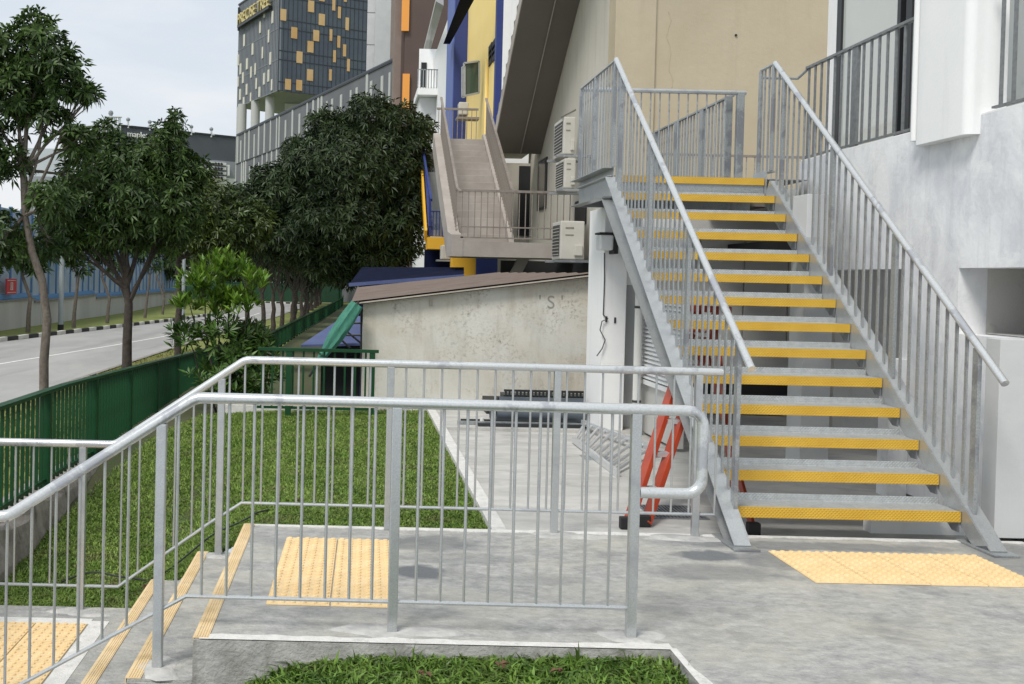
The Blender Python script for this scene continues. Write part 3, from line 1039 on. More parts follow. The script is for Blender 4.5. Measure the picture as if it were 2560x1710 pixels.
# channel stringers: web with top and bottom flange facing outwards
def channel(xw, xo, name):
    """web at x=xw, flanges reach to xo; running from the floor to the landing knee"""
    dz = Vector((0, 1, slope)).normalized()
    nrm = Vector((0, -slope, 1)).normalized()
    ctr0 = Vector((0, Y1 - 0.13, 0.0))
    D = 0.20
    m = MB()
    lo, hi = min(xw, xo), max(xw, xo)

    def strip(off0, off1, x0, x1, ya, yb):
        vs = []
        for x in (x0, x1):
            for (yy_, off) in ((ya, off0), (ya, off1), (yb, off1), (yb, off0)):
                # point on the slope line at y + normal offset
                base = Vector((x, yy_, slope * (yy_ - (Y1 - 0.16)) - 0.03))
                p = base + nrm * off
                vs.append(p)
        m.add(vs, [(0, 1, 2, 3), (7, 6, 5, 4), (0, 4, 5, 1), (1, 5, 6, 2), (2, 6, 7, 3), (3, 7, 4, 0)])
    ya, yb = Y1 - 0.19, 9.30
    strip(-0.115, 0.115, xw - 0.004, xw + 0.004, ya, yb)
    strip(0.107, 0.115, lo, hi, ya - 0.03, yb)
    strip(-0.115, -0.107, lo, hi, ya, yb)
    # keep everything above the floor
    m.v = [(x, y, max(z, 0.004)) for (x, y, z) in m.v]
    return obj(name, m, M['galv'], stair)


channel(XL - 0.008, XL - 0.105, 'stringer')
channel(XRT + 0.008, XRT + 0.105, 'stringer')
for x in (XL - 0.055, XRT + 0.06):
    obj('base_plate', MB().box(x - 0.075, x + 0.075, Y1 - 0.36, Y1 + 0.02, 0.002, 0.012), M['galvd'], stair)
# landing edge channels
ZL = RISE * 14
for (x0, x1, y0, y1) in ((XL - 0.105, XL - 0.008, 9.31, 10.74), (XRT + 0.008, XRT + 0.105, 9.31, 9.62)):
    m = MB()
    xw = x1 if x0 < 3 else x0
    m.box(xw - 0.004, xw + 0.004, y0, y1, ZL - 0.19, ZL + 0.06)
    m.box(x0, x1, y0, y1, ZL + 0.061, ZL + 0.069)
    m.box(x0, x1, y0, y1, ZL - 0.20, ZL - 0.192)
    obj('landing_channel', m, M['galv'], stair)
obj('landing_beam', MB().box(XL, 4.1, 10.68, 10.72, ZL - 0.2, ZL - 0.01), M['galvd'], stair)
obj('landing_beam', MB().box(XL, 4.1, 9.9, 9.94, ZL - 0.16, ZL - 0.01), M['galvd'], stair)
# stair handrails
FB = MB().box(-0.0125, 0.0125, -0.003, 0.003, 0, 1).mesh('baluster', M['galvd'])
FB2 = MB().box(-0.003, 0.003, -0.0125, 0.0125, 0, 1).mesh('baluster', M['galvd'])
RB = MB().tube([(0, 0, 0), (0, 0, 1)], 0.0075, 8).mesh('baluster', M['galvd'])
STB = MB().box(-0.005, 0.005, -0.0125, 0.0125, 0, 1).mesh('baluster', M['galvd'])
STD = MB().box(-0.006, 0.006, -0.0125, 0.0125, 0, 1).mesh('baluster', M['raild'])


def nose(y):
    return RISE + slope * (y - Y1)


for (x, yend, side) in ((XL - 0.02, 5.93, -1), (XRT + 0.045, 5.87, 1)):
    yk, zk = 9.28, 3.545
    ze = nose(yend) + 1.045
    far = 10.72 if side < 0 else 9.60
    obj('handrail', MB().tube([(x, yend, ze), (x, yk, zk)], 0.0235, 18), M['galvr'], stair)
    obj('handrail', MB().tube([(x, yk, zk - 0.002), (x, far, zk - 0.002)], 0.0135, 12), M['galv'], stair)
    n = 30
    yb = 6.14
    k = 0
    while yb < 9.26:
        zt = ze + (zk - ze) * (yb - yend) / (yk - yend) - 0.02
        zb = nose(yb) + 0.02
        if k % 9 == 0:
            zb = max(zb - 0.14, 0.012) if k else 0.012
            obj('post', MB().box(x - 0.0125, x + 0.0125, yb - 0.029, yb + 0.029, zb, zt + 0.004), M['galvd'], stair, 0.003)
        else:
            put('baluster', STB, stair, (x, yb, zb), (1, 1, zt - zb))
        yb += 0.1085
        k += 1
    yb = 9.30
    k = 0
    while yb < far + 0.02:
        zb = ZL + 0.068
        big = k == 0 or abs(yb - far) < 0.06 or k == 7
        if big:
            obj('post', MB().box(x - 0.0125, x + 0.0125, yb - 0.025, yb + 0.025, zb, zk - 0.01), M['galvd'], stair, 0.003)
        else:
            put('baluster', STB, stair, (x, yb, zb), (1, 1, zk - 0.012 - zb))
        yb += (far - 9.30) / (13 if side < 0 else 3)
        k += 1
    # clip angle running along the stringer top
    a, b = Vector((x + 0.02 * side, Y1 + 0.02, nose(Y1 + 0.02) + 0.015)), Vector((x + 0.02 * side, 9.26, nose(9.26) + 0.015))
    obj('rail_base_angle', MB().beam(a, b, 0.05, 0.006), M['galvd'], stair)
# far landing rail
zk = 3.54
obj('handrail', MB().tube([(XL - 0.02, 10.72, zk), (4.04, 10.72, zk)], 0.024, 14), M['galv'], stair)
xb = XL + 0.12
while xb < 3.9:
    put('baluster', RB, stair, (xb, 10.72, ZL), (1, 1, zk - ZL - 0.02))
    xb += 0.098
for x in (3.985,):
    obj('post', MB().box(x - 0.04, x + 0.035, 10.69, 10.75, ZL, zk), M['galvd'], stair, 0.004)
    obj('post', MB().box(x - 0.12, x - 0.05, 10.80, 10.86, ZL, zk - 0.02), M['galvd'], stair, 0.004)
# walkway rail going back along the walkway
wr = thing('walkway_railing', (3.98, 12, ZL), 'flat bar railing running away from the landing beside the beige wall', 'railing')
obj('handrail', MB().box(3.945, 3.985, 10.88, 13.8, 3.535, 3.555), M['galvd'], wr)
yb = 10.98
k = 0
while yb < 13.78:
    if k % 9 == 8:
        obj('post', MB().box(3.94, 3.99, yb - 0.06, yb + 0.06, ZL, 3.53), M['galvd'], wr)
    else:
        put('baluster', STB, wr, (3.965, yb, ZL), (1.0, 1.6, 1.03))
    yb += 0.105
    k += 1

# ================================================================ WHITE BUILDING (right)
ZC = 2.70
wb = thing('white_building', (4.3, 8, 0), 'white skim coated building on the right with an upper balcony', 'building')
XW = 4.15
w = MB()
# wall plane X=4.15 with openings: recess Y 6.36..7.03 z 1.23..1.68, undercroft opening Y>7.75 z<1.67
w.box(XW, XW + 0.2, 6.30, 9.62, 1.68, ZC)
w.box(XW, XW + 0.2, 7.03, 7.75, 0.0, 1.68)
w.box(4.0, XW - 0.001, 7.6, 7.75, -0.03, 1.0)
w.box(XW, XW + 0.2, 6.30, 7.028, 0.0, 1.228)
obj('wall', w, M['patchy'], wb)
obj('wall', MB().box(XW, XW + 0.2, 3.2, 6.298, 1.682, ZC), M['patchy'], wb)
obj('low_plinth', MB().box(3.31, XW - 0.003, 6.46, 6.56, -0.03, 0.125), M['white'], wb)
obj('front_block', MB().box(3.985, 6.5, 6.288, 6.43, 0.0, 1.232), M['grey'], wb, 0.004)
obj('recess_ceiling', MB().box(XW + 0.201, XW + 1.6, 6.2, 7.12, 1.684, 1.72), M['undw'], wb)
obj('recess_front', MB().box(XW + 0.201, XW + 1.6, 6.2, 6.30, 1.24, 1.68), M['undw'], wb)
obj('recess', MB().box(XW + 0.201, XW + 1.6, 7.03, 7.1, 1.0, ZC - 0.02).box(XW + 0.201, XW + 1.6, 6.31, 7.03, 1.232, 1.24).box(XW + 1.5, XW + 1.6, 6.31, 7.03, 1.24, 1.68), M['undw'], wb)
# balcony slab, floor and curb
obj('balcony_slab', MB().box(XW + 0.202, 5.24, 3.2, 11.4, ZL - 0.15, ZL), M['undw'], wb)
obj('balcony_ledge', MB().box(XW + 0.001, XW + 0.26, 3.2, 9.6, ZC + 0.001, ZC + 0.012), M['white'], wb)
# rounded projecting fin column
prof = [(4.32, 6.84), (4.32, 7.52), (4.17, 7.52)]
for k in range(7):
    t = math.pi / 2 + math.pi / 2 * k / 6
    prof.append((4.145 + 0.09 * math.cos(t), 7.43 + 0.09 * math.sin(t)))
prof.append((4.055, 7.35))
for k in range(9):
    t = math.pi + math.pi / 2 * k / 8
    prof.append((4.115 + 0.06 * math.cos(t), 6.90 + 0.06 * math.sin(t)))
fcol = MB().prism(prof, 2, 2.575, 6.5)
fcol.sm = True
obj('column_fin', fcol, M['white'], wb)
obj('downpipe', MB().tube([(4.10, 7.55, 2.62), (4.10, 7.55, 6.5)], 0.03, 10), M['white'], wb)
# glazing plane
XG = 5.22
obj('end_pier', MB().box(5.24, 5.55, 11.30, 11.52, ZL, 7.0), M['white'], wb)
obj('back_wall', MB().box(XG + 0.3, XG + 0.4, 3.2, 11.3, ZL, 7.0), M['beigel'], wb)
for k, (ya, yb) in enumerate(((9.88, 11.2), (8.5, 9.78), (7.1, 8.4), (5.7, 7.0), (4.3, 5.6))):
    wd = obj('window', MB().box(XG - 0.03, XG + 0.03, ya, ya + 0.06, ZL, 5.6).box(XG - 0.03, XG + 0.03, yb - 0.1, yb, ZL, 5.6).box(XG - 0.03, XG + 0.03, ya + 0.06, yb - 0.1, 5.5, 5.6), M['dframe'], wb)
    obj('pane', MB().box(XG - 0.004, XG + 0.004, ya + 0.06, yb - 0.1, ZL, 5.5), M['wglass'], wd)
obj('lintel', MB().box(XG - 0.05, XG + 0.3, 3.2, 11.28, 5.62, 7.0), M['white'], wb)
# pale ceiling of the balcony
# small soffit at opening head
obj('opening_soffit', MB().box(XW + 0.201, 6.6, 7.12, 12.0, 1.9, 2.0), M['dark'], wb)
# balcony railings
brl = thing('balcony_railing', (XW + 0.05, 8.5, ZC), 'grey flat bar balcony railing left of the white rounded column', 'railing')
XB = XW + 0.03


def flat_rail(root, y0, y1, z0, z1, step, bigs):
    obj('top_rail', MB().box(XB - 0.02, XB + 0.02, y0, y1, z1, z1 + 0.022), M['raild'], root)
    obj('bottom_rail', MB().box(XB - 0.015, XB + 0.015, y0, y1, z0 + 0.03, z0 + 0.045), M['raild'], root)
    y = y0 + 0.05
    k = 0
    while y < y1 - 0.01:
        if k in bigs:
            obj('post', MB().box(XB - 0.012, XB + 0.012, y - 0.05, y + 0.05, z0 + 0.012, z1), M['raild'], root)
        else:
            put('baluster', STD, root, (XB, y, z0 + 0.045), (0.9, 1.2, z1 - z0 - 0.045))
        y += step
        k += 1


flat_rail(brl, 7.57, 9.58, ZC, 3.56, 0.128, (0, 8, 16))
brr = thing('balcony_railing', (XW + 0.05, 6, ZC), 'grey flat bar balcony railing right of the white rounded column at the frame edge', 'railing')
flat_rail(brr, 3.3, 6.75, ZC, 3.56, 0.128, (0, 9, 20, 29))
# small return rail end loops
obj('return_rail', MB().tube([(XB, 9.58, 3.56), (XB - 0.03, 9.72, 3.50), (3.80, 9.72, 3.50)], 0.014, 8), M['galvd'], brl)
# brown railing seen beyond the landing
bn = thing('brown_railing', (5, 14, 2.4), 'low brown railing in the gap behind the landing posts', 'railing')
bn_m = MB().box(4.0, 6.3, 14.0, 14.03, 3.28, 3.31)
obj('top_rail', bn_m, M['brail'], bn)
for k in range(20):
    put('baluster', RB, bn, (4.05 + 0.115 * k, 14.015, 2.4), (1, 1, 0.88))

# undercroft behind the stairs
uc = thing('undercroft', (5, 12, 0), 'shaded undercroft wall and columns seen between the open treads', 'building')
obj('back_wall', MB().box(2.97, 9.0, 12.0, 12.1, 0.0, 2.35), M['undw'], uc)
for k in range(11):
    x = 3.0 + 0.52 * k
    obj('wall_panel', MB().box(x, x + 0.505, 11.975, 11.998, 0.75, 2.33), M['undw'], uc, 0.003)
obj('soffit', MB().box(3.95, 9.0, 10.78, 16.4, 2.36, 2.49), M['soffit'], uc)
obj('column', MB().box(3.74, 3.98, 8.5, 8.78, -0.03, 2.3), M['grey'], uc, 0.005)
obj('column', MB().box(2.98, 3.55, 11.0, 11.3, 1.55, 2.32), M['white'], uc, 0.005)
obj('low_opening', MB().box(4.05, 5.1, 11.93, 11.96, 0.02, 0.42), M['dark'], uc)
obj('low_opening', MB().box(5.35, 6.2, 11.93, 11.96, 0.02, 0.42), M['dark'], uc)
obj('cross_beam', MB().box(2.97, 9.0, 11.6, 11.9, 2.12, 2.35), M['undw'], uc)
tag(obj('undercroft_slab', MB().box(4.9, 6.6, 10.4, 10.5, 0.0, 1.9), M['undw'], uc), None)  # upright slab in the undercroft wall colour

# white pier with the flood light + pipe + louvre
pier = thing('white_pier', (2.7, 10.5, 0), 'white rendered pier at the end of the shed wall', 'pier')
pa = P(1497, 1062, 10.5)
pb_ = P(1557, 1062, 10.5)
obj('pier_front', MB().box(pa.x + 0.01, pb_.x, 10.5, 11.2, 0.0, 2.30), M['white'], pier, 0.006)
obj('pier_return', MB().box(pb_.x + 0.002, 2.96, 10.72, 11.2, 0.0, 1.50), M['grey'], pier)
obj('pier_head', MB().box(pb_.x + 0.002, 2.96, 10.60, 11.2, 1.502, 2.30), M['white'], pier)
for k in range(2):
    pp = P(1508 + 22 * k + 8, 798 + 3 * k, 10.49)
    obj('wall_chip', MB().box(pp.x - 0.01, pp.x + 0.01, 10.492, 10.4995, pp.z - 0.03, pp.z + 0.03), M['acg'], pier)
pip = P(1590, 1000, 10.4)
dp = thing('drain_pipe', (pip.x, 10.4, 0), 'cream vertical drain pipe beside the white pier', 'pipe')
obj('pipe', MB().tube([(pip.x, 10.38, 0.0), (pip.x, 10.38, 1.85)], 0.042, 14), M['pvc'], dp)
for z in (1.28, 0.32):
    obj('pipe_clip', MB().tube([(pip.x, 10.38, z - 0.012), (pip.x, 10.38, z + 0.012)], 0.047, 14), M['acg'], dp)
# louvre panel on plane x = 2.97
lv = thing('louvre_panel', (2.98, 9.8, 1), 'white slatted louvre panel under the steel stringer', 'louvre')
for k in range(20):
    z = 0.56 + 0.042 * k
    obj('slat', MB().add([(2.955, 9.2, z), (2.955, 10.58, z), (2.99, 10.58, z + 0.03), (2.99, 9.2, z + 0.03), (2.955, 9.2, z + 0.006), (2.955, 10.58, z + 0.006), (2.99, 10.58, z + 0.036), (2.99, 9.2, z + 0.036)],
                         [(0, 1, 2, 3), (7, 6, 5, 4), (0, 4, 5, 1), (1, 5, 6, 2), (2, 6, 7, 3), (3, 7, 4, 0)]), M['white'], lv)
obj('frame', MB().box(2.95, 2.998, 9.17, 10.6, 0.50, 0.545).box(2.95, 2.998, 9.14, 9.17, 0.50, 1.45), M['white'], lv)
obj('backing', MB().box(3.0, 3.01, 9.17, 10.6, 0.5, 1.45), M['dark'], lv)
obj('wall', MB().box(2.99, 3.06, 9.4, 12.0, 0.0, 0.498), M['undw'], lv)
# flood light
fc = P(1524, 608, 10.4)
fl = thing('flood_light', (fc.x, 10.4, fc.z), 'black wall lamp with a frosted lens on the white pier', 'lamp')
obj('housing', MB().box(fc.x + 0.02, fc.x + 0.06, 10.28, 10.5, fc.z - 0.11, fc.z + 0.10).box(fc.x - 0.13, fc.x + 0.06, 10.28, 10.5, fc.z + 0.085, fc.z + 0.105), M['black'], fl, 0.004)
obj('lens', MB().box(fc.x - 0.12, fc.x + 0.018, 10.30, 10.49, fc.z - 0.075, fc.z + 0.083), M['lens'], fl, 0.02)
# cable from lamp
cpts = [P(1511, 632, 10.49), P(1511, 700, 10.49), P(1508, 787, 10.49), P(1520, 797, 10.48), P(1505, 803, 10.47), P(1500, 825, 10.47), P(1513, 850, 10.47), P(1505, 872, 10.47), P(1492, 890, 10.47)]
tag(obj('lamp_cable', MB().tube(cpts, 0.006, 6), M['acg']), 'thin grey cable hanging from the wall lamp down the white pier', 'cable')

# ================================================================ SHED
shed = thing('shed', (1.4, 12.2, 0), 'low shed with a mould stained beige wall under a rusty brown roof', 'shed')
YS = 12.2
xl = P(908, 760, YS).x
xr = P(1499, 700, YS).x
zl_, zr_ = P(908, 757, YS).z, P(1499, 688, YS).z
obj('wall', MB().add([(xl, YS, -0.3), (xr, YS, -0.3), (xr, YS, zr_), (xl, YS, zl_), (xl, YS + 0.15, -0.3), (xr, YS + 0.15, -0.3), (xr, YS + 0.15, zr_), (xl, YS + 0.15, zl_)],
                     [(0, 1, 2, 3), (7, 6, 5, 4), (0, 4, 5, 1), (1, 5, 6, 2), (2, 6, 7, 3), (3, 7, 4, 0)]), M['shed'], shed)
for (a, b, c, d) in ((1030, 740, 1075, 775), (1290, 800, 1345, 900), (1360, 760, 1420, 860)):
    pass
# corrugated roof, ribs running along the eaves
A, B_ = P(878, 757, YS - 0.1), P(1499, 684, YS - 0.1)
C_, D_ = P(1249, 683, YS + 2.9), P(893, 721, YS + 2.9)
m = MB()
NR = 30
rows = []
for i in range(NR + 1):
    t = i / NR
    off = 0.016 * (1 if i % 3 == 0 else 0)
    a, b = A.lerp(D_, t), B_.lerp(C_, t)
    rows.append((a + Vector((0, 0, off)), b + Vector((0, 0, off))))
for (a, b), (c, d) in zip(rows, rows[1:]):
    m.quad(a, b, d, c)
obj('roof', m, M['roofb'], shed)
obj('roof_underside', MB().quad(A - Vector((0, 0, .03)), B_ - Vector((0, 0, .03)), C_ - Vector((0, 0, .03)), D_ - Vector((0, 0, .03))), M['roofb'], shed)
obj('eaves_strip', MB().beam(A - Vector((0, 0.01, 0.012)), B_ - Vector((0, 0.01, 0.012)), 0.01, 0.016), M['shedp'], shed)
for (px, py, w_) in ((1077, 757, 0.05), (1012, 765, 0.0)):
    if w_:
        q = P(px, py, YS)
        obj('wall_block', MB().box(q.x - 0.02, q.x + 0.02, YS - 0.02, YS - 0.001, q.z - 0.04, q.z + 0.04), M['shedp'], shed)
fo = bpy.data.curves.new('wall_scrawl', 'FONT')
fo.body = "' S '"
fo.size = 0.22
fo.extrude = 0.0005
fo.materials.append(mat('faded_scrawl', (0.30, 0.29, 0.26), 0.9))
q = P(1345, 770, YS - 0.003)


def text_mesh(cu):
    """turn a text curve into a mesh"""
    t_ = bpy.data.objects.new('lettering_source', cu)
    COL.objects.link(t_)
    bpy.context.view_layer.update()
    me = bpy.data.meshes.new_from_object(t_)
    bpy.data.objects.remove(t_)
    return me


put('wall_scrawl', text_mesh(fo), shed, tuple(q), rot=(R(90), 0, 0))

# folded green canvas umbrella at the shed corner
um = thing('folded_green_canopy', (-0.1, 12.0, 0.6), 'furled sea green canvas canopy leaning from the shed eaves down behind the green railing', 'canopy')
a, b = P(893, 760, 12.0), P(797, 905, 11.85)
m = MB()
d = (b - a).normalized()
s1 = d.cross(Vector((0, 1, 0))).normalized()
s2 = Vector((0, 1, 0))
rings = []
for i in range(15):
    t = i / 14
    c = a.lerp(b, t)
    rad = interp(t, [(0, 0.07), (0.3, 0.09), (0.6, 0.08), (0.85, 0.045), (0.9, 0.038), (0.95, 0.05), (1, 0.025)])
    ring = []
    for k in range(24):
        th = 2 * math.pi * k / 24
        rr = rad * (1 + 0.16 * math.sin(6 * th + t * 2.0))
        ring.append(c + s1 * rr * math.cos(th) + s2 * rr * 0.8 * math.sin(th))
    rings.append(ring)
vs = [p for r in rings for p in r]
fs = [(i * 24 + k, i * 24 + (k + 1) % 24, (i + 1) * 24 + (k + 1) % 24, (i + 1) * 24 + k) for i in range(14) for k in range(24)]
m.add(vs, fs)
m.sm = True
obj('canvas', m, M['tarp'], um)
obj('tie_strap', MB().tube([a.lerp(b, 0.885), a.lerp(b, 0.905)], 0.055, 12), M['green'], um)
obj('pole', MB().tube([a.lerp(b, -0.04), a.lerp(b, 1.25)], 0.014, 8), M['dsteel'], um)

# blue awnings and dark clutter left of the shed
aw = thing('blue_awning', (-0.4, 15, 0), 'low faded blue sheet awning on dark posts left of the shed', 'awning')
p0, p1, p2, p3 = P(752, 862, 13.0), P(806, 848, 13.0), P(853, 795, 16.0), P(930, 790, 16.0)
q1 = P(908, 858, 13.0)
obj('sheet', MB().add([p0, q1, (q1.x, 16.0, p3.z), p2, p0 - Vector((0, 0, .03)), q1 - Vector((0, 0, .03)), (q1.x, 16.0, p3.z - .03), p2 - Vector((0, 0, .03))],
                      [(0, 1, 2, 3), (7, 6, 5, 4), (0, 4, 5, 1), (1, 5, 6, 2), (2, 6, 7, 3), (3, 7, 4, 0)]), M['bluel'], aw)
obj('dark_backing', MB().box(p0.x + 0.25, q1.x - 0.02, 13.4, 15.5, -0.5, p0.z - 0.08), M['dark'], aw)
for (a_, b_) in ((P(840, 808, 12.9), P(908, 808, 12.9)), (P(835, 838, 12.9), P(908, 838, 12.9)), (P(850, 815, 12.9), P(905, 860, 12.9)), (P(838, 835, 12.9), P(875, 870, 12.9)), (P(903, 770, 12.9), P(903, 990, 12.9))):
    obj('frame_bar', MB().tube([a_, b_], 0.014, 6), M['dsteel'], aw)
bh = thing('blue_shed', (0.5, 20, 0), 'dark navy clad outbuilding with a pale blue roof edge behind the brown roof', 'building')
a_, b_ = P(872, 712, 17.5), P(1160, 690, 17.5)
obj('roof', MB().add([a_, b_, P(1160, 668, 20.0), P(905, 668, 20.0)], [(0, 1, 2, 3)]), M['navy'], bh)
obj('roof_edge', MB().beam(a_, b_, 0.03, 0.06), M['bluel'], bh)
obj('wall', MB().box(P(908, 720, 17.6).x, P(1160, 700, 17.6).x, 17.65, 19.9, -0.6, a_.z - 0.02), M['navy'], bh)
obj('wall', MB().box(P(890, 720, 13.2).x + 0.08, xl + 0.0, 12.9, 13.3, -0.4, 1.2), M['blue'], bh)
obj('upper_wall', MB().box(P(900, 680, 20).x, P(1130, 680, 20).x, 20.0, 23.0, -0.6, P(900, 672, 20).z), M['navy'], bh)

# ================================================================ green railings
gmat = M['green']
gf = thing('green_fence', (-2.6, 12, -0.3), 'long dark green steel fence of upright slats between garden and road', 'fence')
FP = [(-2.55, 4.0), (-2.55, 30.0), (-2.35, 45), (-2.05, 60), (-1.6, 78), (-1.2, 92), (-1.25, 104)]
SL = MB().box(-0.0135, 0.0135, -0.004, 0.004, 0, 1).mesh('slat', gmat)


def fz(y):
    return interp(y, [(4, -0.26), (9, -0.30), (16, -0.52), (30, -0.86), (60, -1.22), (75, -1.34), (110, -1.34)])


def fh(y):
    return interp(y, [(4, 0.83), (7.2, 0.81), (15.5, 0.79), (30, 0.62), (60, 0.8), (110, 0.95)])


def fpt(y):
    return at_y(FP, y)


ys = [4.0, 6, 9, 12, 16, 20, 25, 30, 37, 45, 52, 60, 70, 78, 86, 92, 98, 104]
for a_, b_ in zip(ys, ys[1:]):
    A_, B2 = Vector((fpt(a_), a_, fz(a_) + fh(a_))), Vector((fpt(b_), b_, fz(b_) + fh(b_)))
    obj('top_rail', MB().beam(A_, B2, 0.075, 0.028), gmat, gf)
    obj('bottom_rail', MB().beam(Vector((fpt(a_), a_, fz(a_) + 0.07)), Vector((fpt(b_), b_, fz(b_) + 0.07)), 0.03, 0.03), gmat, gf)
y = 4.1
k = 0
cnt = 0
far_m = MB()
while y < 103.8:
    post = k % 13 == 11
    z0, h = fz(y), fh(y)
    if post:
        if y < 45:
            obj('post', MB().box(fpt(y) - 0.045, fpt(y) + 0.045, y - 0.03, y + 0.03, z0 - 0.05, z0 + h - 0.014), gmat, gf)
        else:
            far_m.box(fpt(y) - 0.04, fpt(y) + 0.03, y - 0.045, y + 0.045, z0 - 0.05, z0 + h - 0.014)
    elif cnt < 270:
        put('slat', SL, gf, (fpt(y), y, z0 + 0.03), (1, 1, h - 0.05))
        cnt += 1
    else:
        far_m.box(fpt(y) - 0.0135, fpt(y) + 0.0135, y - 0.004, y + 0.004, z0 + 0.03, z0 + h - 0.02)
    y += 0.118
    k += 1
tag(obj('far_slats', far_m, gmat, gf), kind='stuff')
# stone kerb carrying the fence
vs, fs = [], []
ky = [3.5 + 0.25 * i for i in range(110)]
for i, y in enumerate(ky):
    j = lambda s=0.02: rnd.uniform(-s, s)
    z0 = fz(y)
    vs += [(-2.80, y, z0 - 0.6), (-2.78, y, z0 + j(0.01)), (-2.44 + j(), y, z0 + j(0.01)), (-2.40 + j(), y, z0 - 0.06 + j()), (-2.36 + j(0.03), y, z0 - 0.25 + j()), (-2.30, y, z0 - 0.8)]
for i in range(len(ky) - 1):
    for j in range(5):
        a = i * 6 + j
        fs.append((a, a + 1, a + 7, a + 6))
mb = MB().add(vs, fs)
tag(obj('stone_kerb', mb, M['stonek']), kind='structure')

gs = thing('short_green_railing', (-0.5, 11.6, 0), 'short green railing standing before the shed corner', 'railing')
ga, gb = P(645, 870, 11.6), P(947, 879, 11.6)
zt_ = (ga.z + gb.z) / 2
obj('top_rail', MB().box(ga.x, gb.x, 11.565, 11.635, zt_ - 0.02, zt_ + 0.014), gmat, gs)
obj('bottom_rail', MB().box(ga.x, gb.x - 0.1, 11.59, 11.61, 0.0, 0.03), gmat, gs)
for px in (722, 930):
    x = P(px, 950, 11.6).x
    obj('post', MB().box(x - 0.035, x + 0.03, 11.57, 11.63, -0.2, zt_ - 0.02), gmat, gs)
x = ga.x + 0.05
GB = MB().box(-0.011, 0.011, -0.004, 0.004, 0, 1).mesh('slat', gmat)
while x < gb.x - 0.12:
    put('slat', GB, gs, (x, 11.6, 0.0), (1, 1, zt_ - 0.02))
    x += 0.118
fg = thing('far_green_fence', (-8, 126, -1), 'distant green fence across the end of the road bend', 'fence')
obj('top_rail', MB().box(-22, -1.4, 106.0, 106.2, 0.55, 0.62), gmat, fg)
obj('infill', MB().box(-22, -1.4, 106.05, 106.15, -1.3, 0.54), mat('far_fence_infill', (0.008, 0.045, 0.02), 0.8, col2=(0.012, 0.06, 0.03), vs=1.5, stretch=(4, 1, 0.3)), fg)
for k in range(11):
    obj('post', MB().box(-21.8 + 2 * k, -21.7 + 2 * k, 105.9, 105.99, -1.3, 0.62), gmat, fg)

# ================================================================ far verge wall and blue screen
bw = thing('boundary_wall', (-15, 50, -1), 'weathered concrete wall along the far verge with its coping stepping down twice', 'wall')
WP = [(-13.9, 30), (-14.35, 41), (-15.2, 56), (-16.6, 87), (-17.0, 100)]
zw_base = lambda y: zroad(y) + 0.02
segs = [(30, 46.8, 0.62), (46.8, 62.5, 0.55), (62.5, 100, 0.50)]
zsrc = [1.53 + (670 - 757) * 41 / 2550, ]
tops = []
for (ya, yb, _) in segs:
    pass


def wall_x(y):
    return at_y(WP, y)


def z_at(px_, py_, y):
    return P(px_, py_, y).z


T = [(30, 46.5, z_at(100, 757, 43.5) + 0.02, z_at(225, 750, 47)), (46.5, 60.5, z_at(235, 757, 48), z_at(385, 742, 60)), (60.5, 100, z_at(392, 748, 62), z_at(560, 732, 95))]
for (ya, yb, za, zb) in T:
    m = MB()
    n = 4
    for i in range(n):
        y0, y1 = ya + (yb - ya) * i / n, ya + (yb - ya) * (i + 1) / n
        t0, t1 = i / n, (i + 1) / n
        x0, x1 = wall_x(y0), wall_x(y1)
        a, b = za + (zb - za) * t0, za + (zb - za) * t1
        m.add([(x0, y0, -3), (x1, y1, -3), (x1, y1, b), (x0, y0, a), (x0 - .3, y0, -3), (x1 - .3, y1, -3), (x1 - .3, y1, b), (x0 - .3, y0, a)],
              [(0, 1, 2, 3), (7, 6, 5, 4), (0, 4, 5, 1), (1, 5, 6, 2), (2, 6, 7, 3), (3, 7, 4, 0)])
    obj('wall', m, M['bwall'], bw)
    obj('coping', MB().beam((wall_x(ya) - 0.12, ya, za + 0.035), (wall_x(yb) - 0.12, yb, zb + 0.035), 0.42, 0.07), M['path'], bw)
hs = thing('blue_noise_screen', (-15, 50, 0), 'tall translucent looking blue screen fence above the concrete wall', 'screen')
HH = 3.6
for (ya, yb, za, zb) in T:
    xa, xb = wall_x(ya) - 0.15, wall_x(yb) - 0.15
    obj('base_rail', MB().beam((xa + 0.02, ya, za + 0.19), (xb + 0.02, yb, zb + 0.19), 0.10, 0.22), M['hbase'], hs)
    n = int((yb - ya) / 1.55)
    for i in range(n):
        y0, y1 = ya + (yb - ya) * i / n, ya + (yb - ya) * (i + 1) / n
        t0, t1 = i / n, (i + 1) / n
        x0, x1 = xa + (xb - xa) * t0, xa + (xb - xa) * t1
        a, b = za + (zb - za) * t0 + 0.29, za + (zb - za) * t1 + 0.29
        obj('panel', MB().quad((x0, y0, a), (x1, y1, b), (x1, y1, b + HH), (x0, y0, a + HH)), M['hoard'], hs)
        obj('post', MB().box(x0 - 0.06, x0 + 0.06, y0 - 0.07, y0 + 0.07, a, a + HH + 0.1), M['hpost'], hs)
